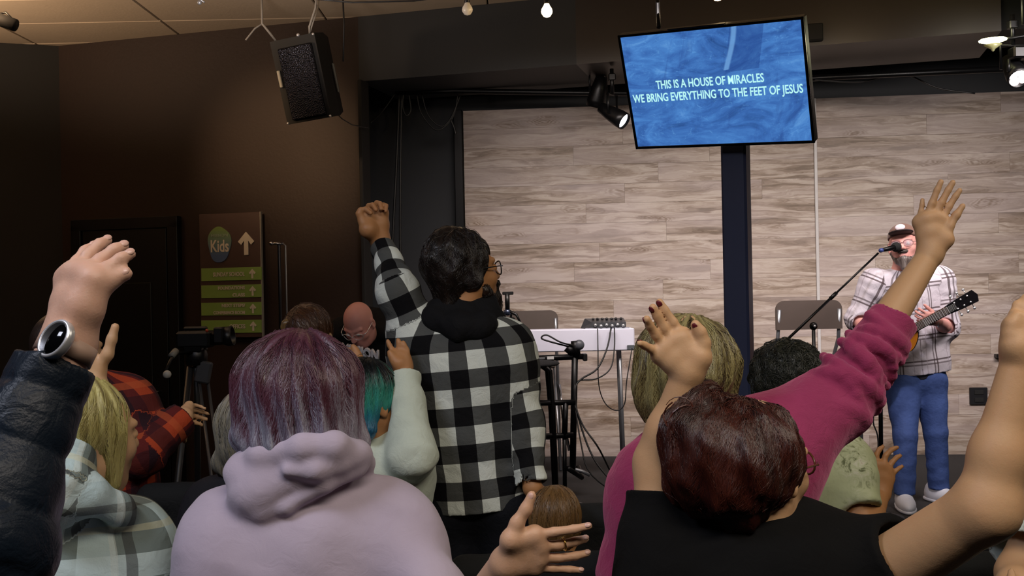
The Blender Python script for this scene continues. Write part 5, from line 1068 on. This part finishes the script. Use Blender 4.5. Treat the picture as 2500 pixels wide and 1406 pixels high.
# bald, head bowed, black hoodie
def person_bald():
    d = 6.0
    p = Person('bald person in a black printed hoodie bowing his head by the dark wall', P(944, 812, d + .1), P(838, 815, d), P(900, 1010, d + .25), SK_PINK, .0055, w=1.08)
    hm = fabric('black_hoodie_fleece', '111114', .25); p.shirt(hm, .035, name='hoodie', folds=.005)
    for S, x, e in ((p.SL, -1, (958, 915)), (p.SR, 1, (828, 915))):
        E = P(e[0], e[1], d + .02); W = P(900 - x * 18, 960, d - .22); p.arm(S, E, W, sleeve=1.95, t=.028, capr=.085); p.hand(W, P(900, 985, d - .4) - W, (x * 1, .3, .2), x > 0)
    p.head(P(877, 792, d - .16), yaw=math.pi + .35, pitch=-.75, tilt=0, sc=1.04, nr=.06)
    t = p.top; t.chain([P(858, 800, d + .05), P(895, 772, d + .10), P(926, 778, d + .08), P(938, 812, d - .02)], [.04, .05, .06, .045], k=.03)
    p.legs(fabric('black_jeans', '131316')); p.done()
    p.glasses(M['silver'], None); p.eyes()
    n = unit(np.cross(P(930, 878, d) - P(845, 868, d), P(880, 840, d) - P(880, 900, d)))
    tc = P(880, 860, d - .21); put_text('printed_word', 'MISSION', simple('print_white', 'd8dae6', .6), p.topo, tc + np.array([0, -.01, 0]), P(935, 880, d) - P(845, 862, d), (0, -.15, 1), width=.215, size=.075, bold=.003, depth=.02)
person_bald()

# teal hair, cream sweatshirt
def person_teal():
    d = 3.0
    p = Person('person with black and teal hair in a cream sweatshirt, both hands raised', P(800, 1130, d - .03), P(975, 1120, d + .03), P(940, 1500, d), SK_TAN, .0048, w=1.0)
    cr = fabric('cream_sweat', 'b7c2b4', .06, .9, 'c8d0c2', .3); p.shirt(cr, .026, name='sweatshirt', folds=.004, fseed=9, hem=-.02)
    E = P(1008, 1110, d - .1); W = P(985, 893, d + .03); p.arm(p.SR, E, W, sleeve=1.9, t=.022, capr=.085, fold=(.005, 70, 1), cuffr=.042, elbowr=.066)
    z = d + .03
    fs = [poly([(966, 868), (957, 853), (951, 843), (947, 833)], z, 0), poly([(977, 865), (975, 847), (974, 838), (972, 830)], z, 0), poly([(986, 868), (987, 852), (987, 843), (985, 836)], z, 0), poly([(990, 876), (994, 864), (995, 857), (994, 850)], z, 0)]
    p.fingers(W, fs, poly([(972, 886), (962, 878), (956, 868), (952, 860)], z - .02, 0), sc=1.0, palm=.013)
    E = P(770, 1080, d + .05); W = P(872, 890, d + .12); p.arm(p.SL, E, W, sleeve=1.8, t=.02, capr=.08)
    z = d + .14
    fs = [poly([(853, 862), (838, 850), (826, 840), (818, 832)], z, 0), poly([(846, 868), (828, 856), (816, 845), (808, 836)], z, 0), poly([(842, 876), (824, 866), (812, 856), (803, 848)], z, 0), poly([(840, 884), (826, 878), (816, 870), (808, 864)], z, 0)]
    p.fingers(W, fs, poly([(868, 878), (872, 865), (868, 855), (862, 846)], z - .02, 0), sc=1.0, palm=.013)
    p.head(P(905, 985, d), yaw=.85, pitch=.05); p.legs(fabric('dark_leggings', '1a1a1f')); p.done()
    ring_on(fs[1][0], fs[1][1], .0112, M['silver'], p.bodyo)
    hb = Blob(.02); q = p.hp; hb.ell(q(0, -.026, .038), (.094, .112, .102), p.hR); hb.rc(q(-.03, -.06, 0), P(862, 1010, d - .03), .07, .05); hb.rc(P(872, 990, d - .06), P(895, 1050, d - .09), .06, .03); hb.ell(q(.03, .12, -.04), (.095, .085, .105), p.hR, k=.012, sub=True)
    hb.disp = groove(p.hc, .003, 11, 2); hb.damp = .007
    hair_obj('hair', hb, .005, p.root, colmix(['0c0d0f', '111617', '2f7a6c', '3c9a8a', '1f6f80', '285a78'], (P(0, 905, d)[2], P(0, 1050, d)[2]), 2, p.hc, 7, .1), 1300, q(0, 0, .13), P(0, 1055, d)[2], .0013, 14, .014)
person_teal()
# buffalo plaid man
def person_buffalo():
    d = 3.2
    p = Person('dark-haired bearded person in a black and white buffalo plaid hooded jacket raising a fist', P(1025, 830, d), P(1225, 850, d - .02), P(1165, 1215, d), SK_TAN, .0042, w=1.12)
    p.shirt(buffalo('buffalo_flannel'), .03, hem=-.02, name='plaid_jacket', folds=.0045, fseed=4, flare=1.06)
    E = P(972, 715, d - .02); W = P(930, 590, d + .12); p.arm(p.SL, E, W, (.05, .042, .036, .028), sleeve=1.93, t=.018, capr=.082, cuffr=.038, elbowr=.060, sk=.05)
    z = d + .1
    fs = [poly([(893, 530), (882, 516), (893, 510), (905, 520)], z, -.012), poly([(903, 522), (900, 503), (910, 500), (918, 512)], z + .01, -.012), poly([(918, 516), (920, 495), (928, 497), (931, 510)], z + .02, -.012), poly([(932, 520), (936, 500), (943, 502), (942, 515)], z + .02, -.012)]
    p.fingers(W, fs, poly([(898, 560), (884, 540), (877, 522), (880, 512)], z - .02, -.002), sc=1.05, wr=.031, palm=.021, tr=.0125)
    E = P(1272, 1035, d - .06); W = P(1300, 1190, d - .12); p.arm(p.SR, E, W, (.05, .042, .036, .028), sleeve=1.93, t=.022, capr=.085, cuffr=.046, elbowr=.064, sk=.045)
    p.hand(W, P(1325, 1240, d) - W, (-.9, .4, 0), True, curl=(25, 30, 35, 40))
    p.head(P(1135, 668, d), yaw=.95, pitch=.12, sc=1.06, nr=.06)
    p.legs(fabric('navy_jeans', '0f1118'), .12, r=(.1, .07, .065)); p.done(.0045)
    # inner black hood
    hb = Blob(.03); hb.chain([P(1042, 785, d + .02), P(1062, 782, d - .07), P(1120, 800, d - .11), P(1175, 795, d - .10), P(1212, 786, d - .02), P(1206, 780, d + .06)], [.03, .036, .04, .04, .030, .02]); hb.rc(P(1075, 760, d - .03), P(1185, 765, d - .02), .05, .045); hb.rc(P(1110, 745, d - .02), P(1165, 745, d), .058, .058); hb.disp = lambda x: .004 * wnoise(x, 40, 6); hb.damp = .01
    blob_obj('hood', hb, .006, fabric('black_hood', '0c0c0f'), p.root)
    q = p.hp; hb = Blob(.02); hb.ell(q(0, -.03, .042), (.094, .112, .106), p.hR); hb.rc(q(0, -.05, 0), q(0, -.06, -.075), .075, .05); hb.rc(q(.06, -.01, .03), q(.07, -.02, -.02), .03, .025); hb.ell(q(0, .135, -.04), (.11, .085, .12), p.hR, k=.012, sub=True)
    hb.disp = lambda x: groove(p.hc, .004, 8, 3, 11)(x) + .004 * wnoise(x, 55, 3); hb.damp = .01
    hair_obj('hair', hb, .005, p.root, colmix(['0c0908', '1b1310', '2a1f19'], None, 2, p.hc), 1500, q(0, -.03, .14), P(0, 765, d)[2], .0013, 13, .013, wav=.9, noise=.6)
    bb = Blob(.02); bb.rc(q(-.058, .02, -.055), q(0, .075, -.10), .022, .03); bb.rc(q(.058, .02, -.055), q(0, .075, -.10), .022, .03); bb.rc(q(0, .085, -.075), q(0, .085, -.125), .026, .022); bb.rc(q(0, .05, -.09), q(0, .07, -.13), .035, .022); bb.rc(q(-.02, .098, -.04), q(.02, .098, -.04), .007, .007); bb.ell(q(0, .12, -.056), (.016, .03, .006), p.hR, sub=True, k=.004)
    bb.disp = lambda x: .002 * wnoise(x, 160, 1)
    hair_obj('beard', bb, .005, p.root, colmix(['130d0a', '2a1a12'], None, 1, p.hc), 350, q(0, .02, .02), None, .0011, 5, .009, noise=.5)
    p.glasses(M['black_plastic'])
person_buffalo()
def person_child():
    d = 2.9
    p = Person('small brown-haired child between the rows, just behind the open hand', P(1300, 1400, d), P(1420, 1400, d), P(1360, 1680, d), SK_TAN, .007, w=.72)
    p.shirt(fabric('black_tee_child', '121214'), .012)
    for S, x in ((p.SL, -1), (p.SR, 1)):
        E = S + np.array([x * .03, .0, -.2]); W = E + np.array([-x * .03, .12, -.08]); p.arm(S, E, W, (.034, .028, .026, .02), sleeve=.6); p.hand(W, (0, .6, -1), (-x, .2, 0), x > 0, sc=.75)
    p.head(P(1357, 1280, d), yaw=.1, sc=.84); p.legs(fabric('child_jeans', '171c26'), .07, r=(.07, .05, .045)); p.done()
    hb = p.capblob((.085, .1, .098), nape=-.05); p.cutface(hb); hb.disp = groove(p.hc, .002, 12); hb.damp = .005
    hair_obj('hair', hb, .006, p.root, colmix(['3a2c1a', '7a5a34', '5c4528'], None, 1, p.hc), 900, p.hp(0, 0, .13), None, .0013, 12, .012)
person_child()

# magenta sweater, blonde, arm up
def person_magenta():
    d = 2.2
    p = Person('blonde person in a magenta velour sweater with one arm raised high towards the singer', P(1605, 1185, d - .02), P(1880, 1080, d + .06), P(1735, 1600, d), SK_WARM, .0038, w=1.22, dscale=1.3)
    mg = NT('magenta_velour', .8, 0, .2); o = mg.obj(); mg.col(mg.mix(mg.noise(o, 9, 4, .6), lin('7a2549'), lin('9c3661'))); mg.bump(mg.math('ADD', mg.noise(o, 30, 3, .5, 1), mg.math('MULTIPLY', mg.noise(o, 300, 2), .25)), .4, .01); mg.b.inputs['Sheen Weight'].default_value = .7; mg.b.inputs['Sheen Tint'].default_value = lin('e090b0')
    p.shirt(mg.m, .032, name='sweater', folds=.004, fseed=7)
    S = p.SR; E = P(2055, 955, d + .12); W = P(2270, 622, d + .22)
    b = p.body; f = mid(E, W, .4); b.rc(S, E, .055, .048); b.rc(E, f, .048, .043); b.rc(f, W, .043, .0275, k=.02)
    t = p.top; ref = np.array([0, -1., 0]); cu = P(2185, 775, d + .17); n = unit(W - E); ang = (.010, 175, 1.0)
    t.rc(S, E, .098, .070, k=.05, fold=(.005, 45, 2), uv=('arm', 0, ref, .06)); t.rc(P(1960, 1060, d + .05), P(2060, 1000, d + .1), .06, .05, k=.06)
    t.rc(E, mid(E, cu, .62), .070, .057, k=.02, fold=(.004, 90, 1.2), uv=('arm', .3, ref, .06))
    t.rc(mid(E, cu, .5), cu + n * .03, .060, .056, k=.015, cut=(cu, n), fold=None, uv=('arm', .4, ref, .06)); t.rc(cu - n * .03, cu + n * .1, .045, .045, k=.003, sub=True)
    axl = unit(cu - E); x_ = unit(np.cross(axl, [0, -1, 0])); y_ = np.cross(axl, x_)
    for i, (u, r0, a0, a1, tl) in enumerate([(.02, .082, .2, 3.3, .35), (.13, .079, -.4, 2.6, -.25), (.22, .077, .6, 3.9, .3), (.33, .073, -.2, 2.9, .2), (.44, .070, .5, 3.4, -.3), (.54, .067, -.3, 3.0, .25), (.66, .063, .3, 3.6, .15), (.78, .058, -.1, 2.8, -.2), (-.14, .078, .4, 2.8, .5), (-.30, .084, .7, 2.6, -.5)]):
        cc = E + (cu - E) * u; ang = np.linspace(a0, a1, 9) + math.pi
        t.chain([cc + (x_ * math.cos(a) + y_ * math.sin(a)) * (r0 + .000) + axl * tl * .06 * math.sin(a * 1.5 + i) for a in ang], [.004] + [.0095] * 7 + [.004], k=.013, uv=('arm', .3, ref, .06))
    z = d + .22
    fs = [poly([(2262, 533), (2275, 497), (2288, 464), (2297, 444)], z, -.003), poly([(2280, 530), (2298, 495), (2315, 464), (2326, 446)], z, -.003), poly([(2298, 537), (2317, 504), (2333, 479), (2343, 465)], z, -.003), poly([(2247, 543), (2248, 518), (2251, 500), (2252, 488)], z + .01, 0)]
    fs = [fs[3], fs[0], fs[1], fs[2]]
    p.fingers(W, fs, poly([(2308, 585), (2318, 553), (2335, 525), (2350, 503)], z - .01, -.002), rs=(.0072, .0095, .0098, .0092), sc=1.0, wr=.029, nail=M['nail'], nailside=(0, 1, .2), palm=.0145, tr=.0105)
    E = P(1545, 1390, d - .03); W = P(1560, 1580, d - .2); p.arm(p.SL, E, W, sleeve=1.9, t=.020, capr=.075, sk=.05); p.hand(W, (0, .6, -.5), (1, .2, 0), False)
    p.head(P(1690, 905, d), yaw=.75, pitch=.1, tilt=-.05); p.legs(fabric('dark_slacks', '1a1a1e')); p.done(.0045)
    hb = Blob(.025); q = p.hp; hb.ell(P(1672, 880, d), (.108, .115, .1)); hb.rc(P(1640, 900, d - .03), P(1600, 960, d - .03), .07, .045); hb.rc(P(1600, 940, d - .03), P(1608, 1040, d - .04), .04, .018); hb.rc(P(1750, 900, d - .02), P(1770, 960, d - .02), .05, .025); hb.rc(P(1690, 930, d - .06), P(1690, 1010, d - .07), .07, .03)
    hb.ell(q(.03, .13, -.05), (.09, .08, .1), p.hR, k=.012, sub=True); hb.disp = groove(p.hc, .005, 11, 5); hb.damp = .01
    hair_obj('hair', hb, .0048, p.root, colmix(['241a13', '4a3d27', '7d7249', '9a9165', '33261a'], None, 4, p.hc, 7), 2000, P(1700, 810, d), P(0, 1045, d)[2], .0012, 16, .015, wav=.5)
person_magenta()

# dark red hair, black tee, both arms up, foreground right
def person_auburn():
    d = 1.85
    p = Person('person with dark red pinned-up hair, glasses and a black t-shirt, both bare arms raised', P(1625, 1365, d), P(2130, 1385, d + .02), P(1870, 1850, d), SK_WARM, .0034, w=1.16, dscale=1.3)
    bt = fabric('black_jersey', '050506', .3, .95, '09090b', .25); p.shirt(bt, .026, name='t_shirt', folds=.004, fseed=11)
    E = P(1610, 1130, d + .03); W = P(1680, 908, d - .02); p.arm(P(1606, 1300, d + .0), E, W, (.047, .0435, .036, .0280), sleeve=.56, t=.014, capr=.056, flare=.004, sk=.05, fold=(.003, 60, 0), open_=False)
    z = d - .02
    fs = [poly([(1665, 825), (1643, 787), (1622, 757), (1610, 738)], z, -.002), poly([(1645, 835), (1620, 800), (1604, 771), (1594, 751)], z, -.006), poly([(1626, 849), (1601, 818), (1586, 795), (1579, 779)], z, -.010), poly([(1612, 866), (1590, 852), (1573, 843), (1562, 838)], z, -.010)]
    p.fingers(W, fs, poly([(1708, 872), (1717, 838), (1709, 811), (1698, 793)], z - .01, -.003), sc=1.0, wr=.027, nail=M['nail_red'], nailside=(-.6, -.5, .6), palm=.0165, fr=.92)
    S2 = P(2120, 1425, d); E2 = P(2408, 1240, d - .18); W2 = P(2493, 868, d - .18); p.arm(S2, E2, W2, (.060, .050, .039, .028), sleeve=.36, t=.018, capr=.075, flare=.004, sk=.05, fold=(.003, 50, 1))
    z = d - .18
    fs = [poly([(2478, 800), (2476, 768), (2484, 745), (2498, 735)], z, .004), poly([(2500, 790), (2500, 755), (2506, 730), (2515, 715)], z, .004), poly([(2520, 795), (2524, 762), (2530, 738), (2536, 724)], z, .004), poly([(2538, 808), (2545, 780), (2552, 762), (2558, 750)], z, .004)]
    p.fingers(W2, fs, poly([(2480, 845), (2470, 815), (2472, 790), (2482, 770)], z - .01, 0), sc=1.0, wr=.030, palm=.017)
    p.head(P(1845, 1145, d), yaw=.85, pitch=.0, tilt=.05, sc=1.04)
    p.legs(fabric('black_leggings', '121214')); p.done(.0045)
    ring_on(fs[0][0], fs[0][1], .011, M['silver'], p.bodyo)
    ring_on(poly([(1626, 849), (1601, 818)], d - .02)[0], P(1601, 818, d - .03), .0115, M['silver'], p.bodyo)
    p.glasses(simple('tortoise', '5a3524', .25))
    hb = Blob(.03); q = p.hp; hb.ell(P(1790, 1098, d - .01), (.122, .12, .095)); hb.ell(P(1775, 1155, d - .03), (.112, .105, .085)); hb.ell(P(1690, 1045, d - .03), (.055, .065, .06)); hb.ell(P(1712, 1110, d - .05), (.06, .07, .075)); hb.rc(P(1790, 1180, d - .05), P(1800, 1235, d - .05), .06, .045); hb.rc(P(1670, 1020, d), P(1700, 980, d), .035, .04); hb.rc(P(1900, 1150, d - .0), P(1905, 1235, d), .022, .01, k=.02)
    hb.ell(q(.035, .135, -.035), (.095, .085, .12), p.hR, k=.012, sub=True); hb.disp = lambda x: .0055 * wnoise(x, 45, 2) + groove(P(1800, 0, d), .003, 12, 6, 5)(x); hb.damp = .014
    cm = colmix(['150808', '290e0c', '36130c', '482016', '1b0a0a'], None, 4, P(1800, 0, d), 6)
    hair_obj('hair', hb, .0045, p.root, cm, 3200, P(1840, 965, d + .05), P(0, 1245, d)[2], .0011, 18, .015, wav=.5, noise=.25, lift=.002)
    cu = MB(); 
    for i in range(26):
        a0 = random.uniform(0, 6.28); c = P(random.uniform(1640, 1700), random.uniform(985, 1055), d - .03); r0 = random.uniform(.018, .034); tl = random.uniform(2.5, 4.6)
        cu.tube([c + np.array([r0 * math.cos(a0 + u * tl), .02 * math.sin(u * 3 + i) - .02, r0 * 1.15 * math.sin(a0 + u * tl)]) for u in np.linspace(0, 1, 12)], np.linspace(.0016, .0006, 12), 5)
    cu.build('hair_curls', simple('auburn_curl', '4a1f14', .4), p.root)
person_auburn()

# dark curls + sage floral tee
def person_sage():
    d = 2.95
    p = Person('dark curly-haired person in a pale sage floral t-shirt, tan hand raised', P(1830, 1130, d - .02), P(2045, 1125, d + .02), P(1935, 1560, d), SK_TAN, .0055, w=1.05)
    t = NT('sage_floral', .85, 0, .2); o = t.obj(); nz = t.noise(o, 26, 4, .7, 1.5); bl = t.noise(o, 9, 2)
    c = t.ramp(nz, [(.38, lin('656a4c')), (.46, lin('aab08c')), (.56, lin('b9bd9c')), (.66, lin('c9c8b4')), (.74, lin('9a8460'))]); t.col(t.mix(t.ramp(bl, [(.45, (0, 0, 0)), (.6, (1, 1, 1))]), lin('b0b690'), c)); t.bump(t.noise(o, 24, 3), .3, .012)
    p.shirt(t.m, .024, name='t_shirt', folds=.005, fseed=3)
    E = P(2108, 1300, d - .1); W = P(2150, 1205, d + .05); p.arm(p.SR, E, W, sleeve=.68, t=.018, capr=.08, flare=.006, sk=.05); 
    z = d + .06
    fs = [poly([(2140, 1135), (2139, 1112), (2146, 1098), (2155, 1090)], z, .004), poly([(2156, 1138), (2162, 1112), (2176, 1098), (2190, 1092)], z, .004), poly([(2166, 1150), (2178, 1128), (2190, 1116), (2198, 1112)], z, .004), poly([(2172, 1168), (2186, 1150), (2196, 1142), (2203, 1138)], z, .004)]
    p.fingers(W, fs, poly([(2134, 1185), (2126, 1162), (2124, 1142), (2127, 1124)], z - .01, 0), palm=.014)
    E = P(1790, 1330, d - .02); W = P(1840, 1380, d + .15); p.arm(p.SL, E, W, sleeve=.68, t=.022, capr=.08); p.hand(W, (.5, 1, .2), (1, 0, 0), False)
    p.head(P(1925, 945, d), yaw=.1, sc=.98); p.legs(fabric('dark_denim', '1b202b')); p.done()
    hb = Blob(.02); hb.ell(P(1925, 905, d - .01), (.103, .108, .085)); hb.ell(P(1900, 940, d - .02), (.07, .08, .07)); hb.rc(P(1925, 940, d - .04), P(1925, 980, d - .04), .07, .045); p.cutface(hb) if hasattr(p, 'facecut') else hb.ell(p.hp(0, .135, -.04), (.08, .08, .1), p.hR, k=.012, sub=True)
    hb.disp = lambda x: .006 * wnoise(x, 60, 2); hb.damp = .012
    hair_obj('hair', hb, .005, p.root, colmix(['10120e', '1e2019', '2c2d22'], None, 2, p.hc), 1300, P(1930, 845, d), P(0, 990, d)[2], .0014, 10, .012, wav=1.3, noise=.9, lift=.005)
person_sage()
def person_white():
    d = 2.3
    p = Person('person in a loose white top standing at the far right edge', P(2545, 1260, d), P(2860, 1260, d), P(2700, 1740, d), SK_WARM, .007, w=1.1)
    wm = fabric('white_cotton', 'b9c4bd', .05); p.shirt(wm, .03, name='blouse')
    E = P(2482, 1400, d - .05); W = P(2475, 1520, d - .25); p.arm(p.SL, E, W, sleeve=.62, t=.03, capr=.09, flare=.03, sk=.05); p.hand(W, (.2, 1, -.2), (1, 0, 0), False)
    E = P(2900, 1500, d); W = P(2860, 1700, d - .1); p.arm(p.SR, E, W, sleeve=.6, t=.03); p.hand(W, (0, .6, -1), (-1, 0, 0), True)
    p.head(P(2700, 1010, d)); p.legs(fabric('dark_slacks_two', '16161a')); p.done()
    hb = p.capblob(); p.cutface(hb); hair_obj('hair', hb, .008, p.root, colmix(['2a1c14', '3a281c'], None))
person_white()

# the singer
LENS = simple('clear_lens', 'c8b8c4', .05); LENS.node_tree.nodes['Principled BSDF'].inputs['Alpha'].default_value = .3
STZ = .36
def person_singer():
    d = 6.43; fl = [np.array([P(2182, 1228, d)[0], 6.25, STZ]), np.array([P(2288, 1228, d)[0], 6.40, STZ])]
    p = Person('singer on stage in a brown cap, glasses, white windowpane shirt and blue jeans', P(2292, 685, d), P(2135, 690, d - .02), P(2235, 925, d + .02), SK_PINK, .0055, w=1.14)
    wp = plaid('windowpane_flannel', 'd3cbd6', [(0, .16, .010, .1, '4a3a3c', .85), (0, .16, .010, .24, '4a3a3c', .7), (1, .16, .010, .1, '4a3a3c', .85), (1, .16, .010, .24, '4a3a3c', .7), (0, .16, .006, .6, 'a89aa6', .6)])
    p.shirt(wp, .016, hem=.04, name='overshirt', folds=.004, fseed=8, flare=1.04)
    t = p.top
    E = P(2092, 780, d - .0); W = P(2142, 832, d - .25); p.arm(p.SR, E, W, sleeve=1.15, t=.024, capr=.09, sk=.05, elbowr=.07)
    E = P(2312, 800, d - .02); W = P(2290, 785, d - .27); p.arm(p.SL, E, W, sleeve=1.1, t=.024, capr=.09, sk=.05, elbowr=.068)
    # long shirt tail on his left side, open front on the other
    t.rc(P(2280, 800, d), P(2283, 900, d), .095, .10, R=p.R, sc=(1, 1.3, 1), k=.04, cut=(P(2280, 925, d), (0, 0, -1)), uv=p.uvo)
    t.rc(P(2215, 760, d - .22), P(2205, 960, d - .22), .075, .085, k=.01, sub=True)
    N1 = np.array([.35, .4, -.2]); p.hand(P(2142, 832, d - .25), P(2185, 842, d - .27) - P(2142, 832, d - .25), (.1, 1, 0), True, curl=(30, 32, 35, 40), sc=1.0)
    Wl = P(2290, 785, d - .27); p.hand(Wl, P(2262, 778, d - .30) - Wl, (0, 1, .35), False, curl=(55, 58, 60, 60), sc=1.0, thumb=(.5, .6, .5))
    p.head(P(2206, 602, d - .05), yaw=math.pi + .45, pitch=.1, tilt=.1, sc=1.08)
    hipx = p.H
    jeans = NT('blue_denim', .8, 0, .2); o = jeans.obj(); jeans.col(jeans.mix(jeans.noise(o, 6, 4, .6), lin('26345f'), lin('566fb0'))); jeans.bump(jeans.noise(o, 30, 3), .4, .012)
    p.legs(jeans.m, feet=fl[::-1], name='jeans', shoes=M['shoe_white'], base=STZ, ss=1.22, h=.008, r=(.100, .070, .062), folds=.0025, hemz=.085); p.done(.0052)
    ib = Blob(.03); c = mid(p.H, p.C, .5); ib.rc(p.H + np.array([0, -.0, .0]), mid(p.H, p.C, .85), .152, .145, R=p.R, sc=(1, 1.32, 1), k=.03); ib.cuts.append((p.H + np.array([0, 0, -.0]), (0, 0, -1))); blob_obj('undershirt', ib, .009, fabric('charcoal_tee', '2b2c34'), p.root)
    p.eyes(); p.glasses(simple('pink_frames', '7d5a5c', .2), LENS)
    q = p.hp; bb = Blob(.02)
    for x in (-1, 1): bb.rc(q(x * .062, .0, -.035), q(x * .03, .06, -.09), .016, .024)
    bb.rc(q(0, .07, -.085), q(0, .07, -.125), .034, .026); bb.rc(q(-.02, .095, -.038), q(.02, .095, -.038), .008, .008); bb.ell(q(0, .12, -.056), (.018, .03, .008), p.hR, sub=True, k=.004)
    hair_obj('beard', bb, .006, p.root, colmix(['3f302b', '6b5e59', '857c78'], None, 1, p.hc), 200, q(0, .03, 0), None, .0014, 5, .009, noise=.5)
    cb = Blob(.015); cb.ell(q(0, -.012, .055), (.089, .108, .088), p.hR); cb.cuts.append((q(0, 0, .048), -(p.hR @ np.array([0, -.12, 1]) / 1.007)))
    cap = blob_obj('cap', cb, .005, fabric('brown_twill', '6e5248', .08), p.root)
    vb = Blob(.01); vb.ell(q(0, .085, .070), (.074, .078, .011), p.hR @ np.array(Matrix.Rotation(.08, 3, 'X'))); vb.cuts.append((q(0, .06, 0), p.hR @ np.array([0, -1, 0]))); blob_obj('cap_visor', vb, .005, simple('visor_dark', '2c1f20', .7), cap)
    MB().ball(q(.0, .093, .100), (.030, .008, .020), p.hR, 18, 10).build('cap_patch', simple('patch_white', 'd4c8d0', .6), cap)
    MB().tube([Wl + .031 * np.array([math.cos(a) * .3, math.cos(a) * .9, math.sin(a)]) for a in np.linspace(0, 6.283, 20)[:-1]], .004, 6, closed=True).build('bracelet', M['silver'], p.root)
    # guitar, held
    A = P(2160, 838, d - .2); Bn = P(2352, 735, d - .36); ax = unit(Bn - A); nr = unit(np.array([-.1, -1, .12]) - (np.array([-.1, -1, .12]) @ ax) * ax); yx = np.cross(nr, ax); R = np.stack([ax, -nr, np.cross(ax, -nr)], 1)
    g = empty('guitar', 'acoustic guitar with black sides held by the singer', 'guitar', tuple(A))
    def outl(s=1.0):
        o = []
        for a in np.linspace(0, 2 * math.pi, 48)[:-1]:
            r = .165 + .026 * math.cos(2 * a) - .03 * math.cos(a) ; xx = math.cos(a) * (r + .05); zz = math.sin(a) * (.165 - .055 * math.exp(-((math.cos(a) - .25) / .3) ** 2) - .02 * math.cos(a)); o.append((xx * s, zz * s))
        return o
    MB().prism(outl(), -.045, .045, A, R).build('body', simple('guitar_black', '111018', .25), g)
    MB().prism(outl(.97), -.048, -.044, A, R).build('soundboard', simple('amber_top', 'a8661c', .25, var=.25, scale=6), g)
    MB().lathe([(.001, 0), (.048, 0), (.048, .002), (.001, .002)], A + R @ np.array([.06, -.051, 0]), 24, R @ np.array([[1, 0, 0], [0, 0, -1], [0, 1, 0]])).build('sound_hole', M['matte_black'], g)
    MB().box(A + R @ np.array([-.09, -.053, 0]), (.03, .012, .13), .003, R).build('bridge', M['black_plastic'], g)
    L = np.linalg.norm(Bn - A); nk = MB().box(A + R @ np.array([.10 + (L - .22) / 2, -.05, 0]), (L - .18, .022, .05), .006, R).build('neck', simple('neck_rosewood', '3a2418', .4), g)
    MB().prism([(-.02, -.026), (.06, -.034), (.16, -.038), (.175, 0), (.16, .038), (.06, .034), (-.02, .026)], -.01, .008, A + R @ np.array([L - .09, -.045, 0]), R).build('headstock', simple('headstock_black', '121014', .25), g)
    for i in range(3):
        for sgn in (-1, 1):
            b0 = A + R @ np.array([L - .05 + i * .04, -.045, sgn * .036]); MB().tube([b0, b0 + R @ np.array([0, 0, sgn * .02])], .003, 6).ball(b0 + R @ np.array([0, 0, sgn * .026]), (.009, .005, .008), R).ball(b0 + R @ np.array([0, -.014, -sgn * .016]), .006).build('tuning_peg', M['silver'], g)
    for i in range(6): MB().tube([A + R @ np.array([-.09, -.062, -.02 + i * .008]), A + R @ np.array([L - .05, -.064, -.016 + i * .0064])], .0009, 4).build('string', M['silver'], g)
    for i in range(1, 13): MB().box(A + R @ np.array([L - .08 - (L - .2) * (1 - 2 ** (-i / 12)) * 1.1, -.0625, 0]), (.003, .002, .046), 0, R).build('fret', M['silver'], g)
person_singer()
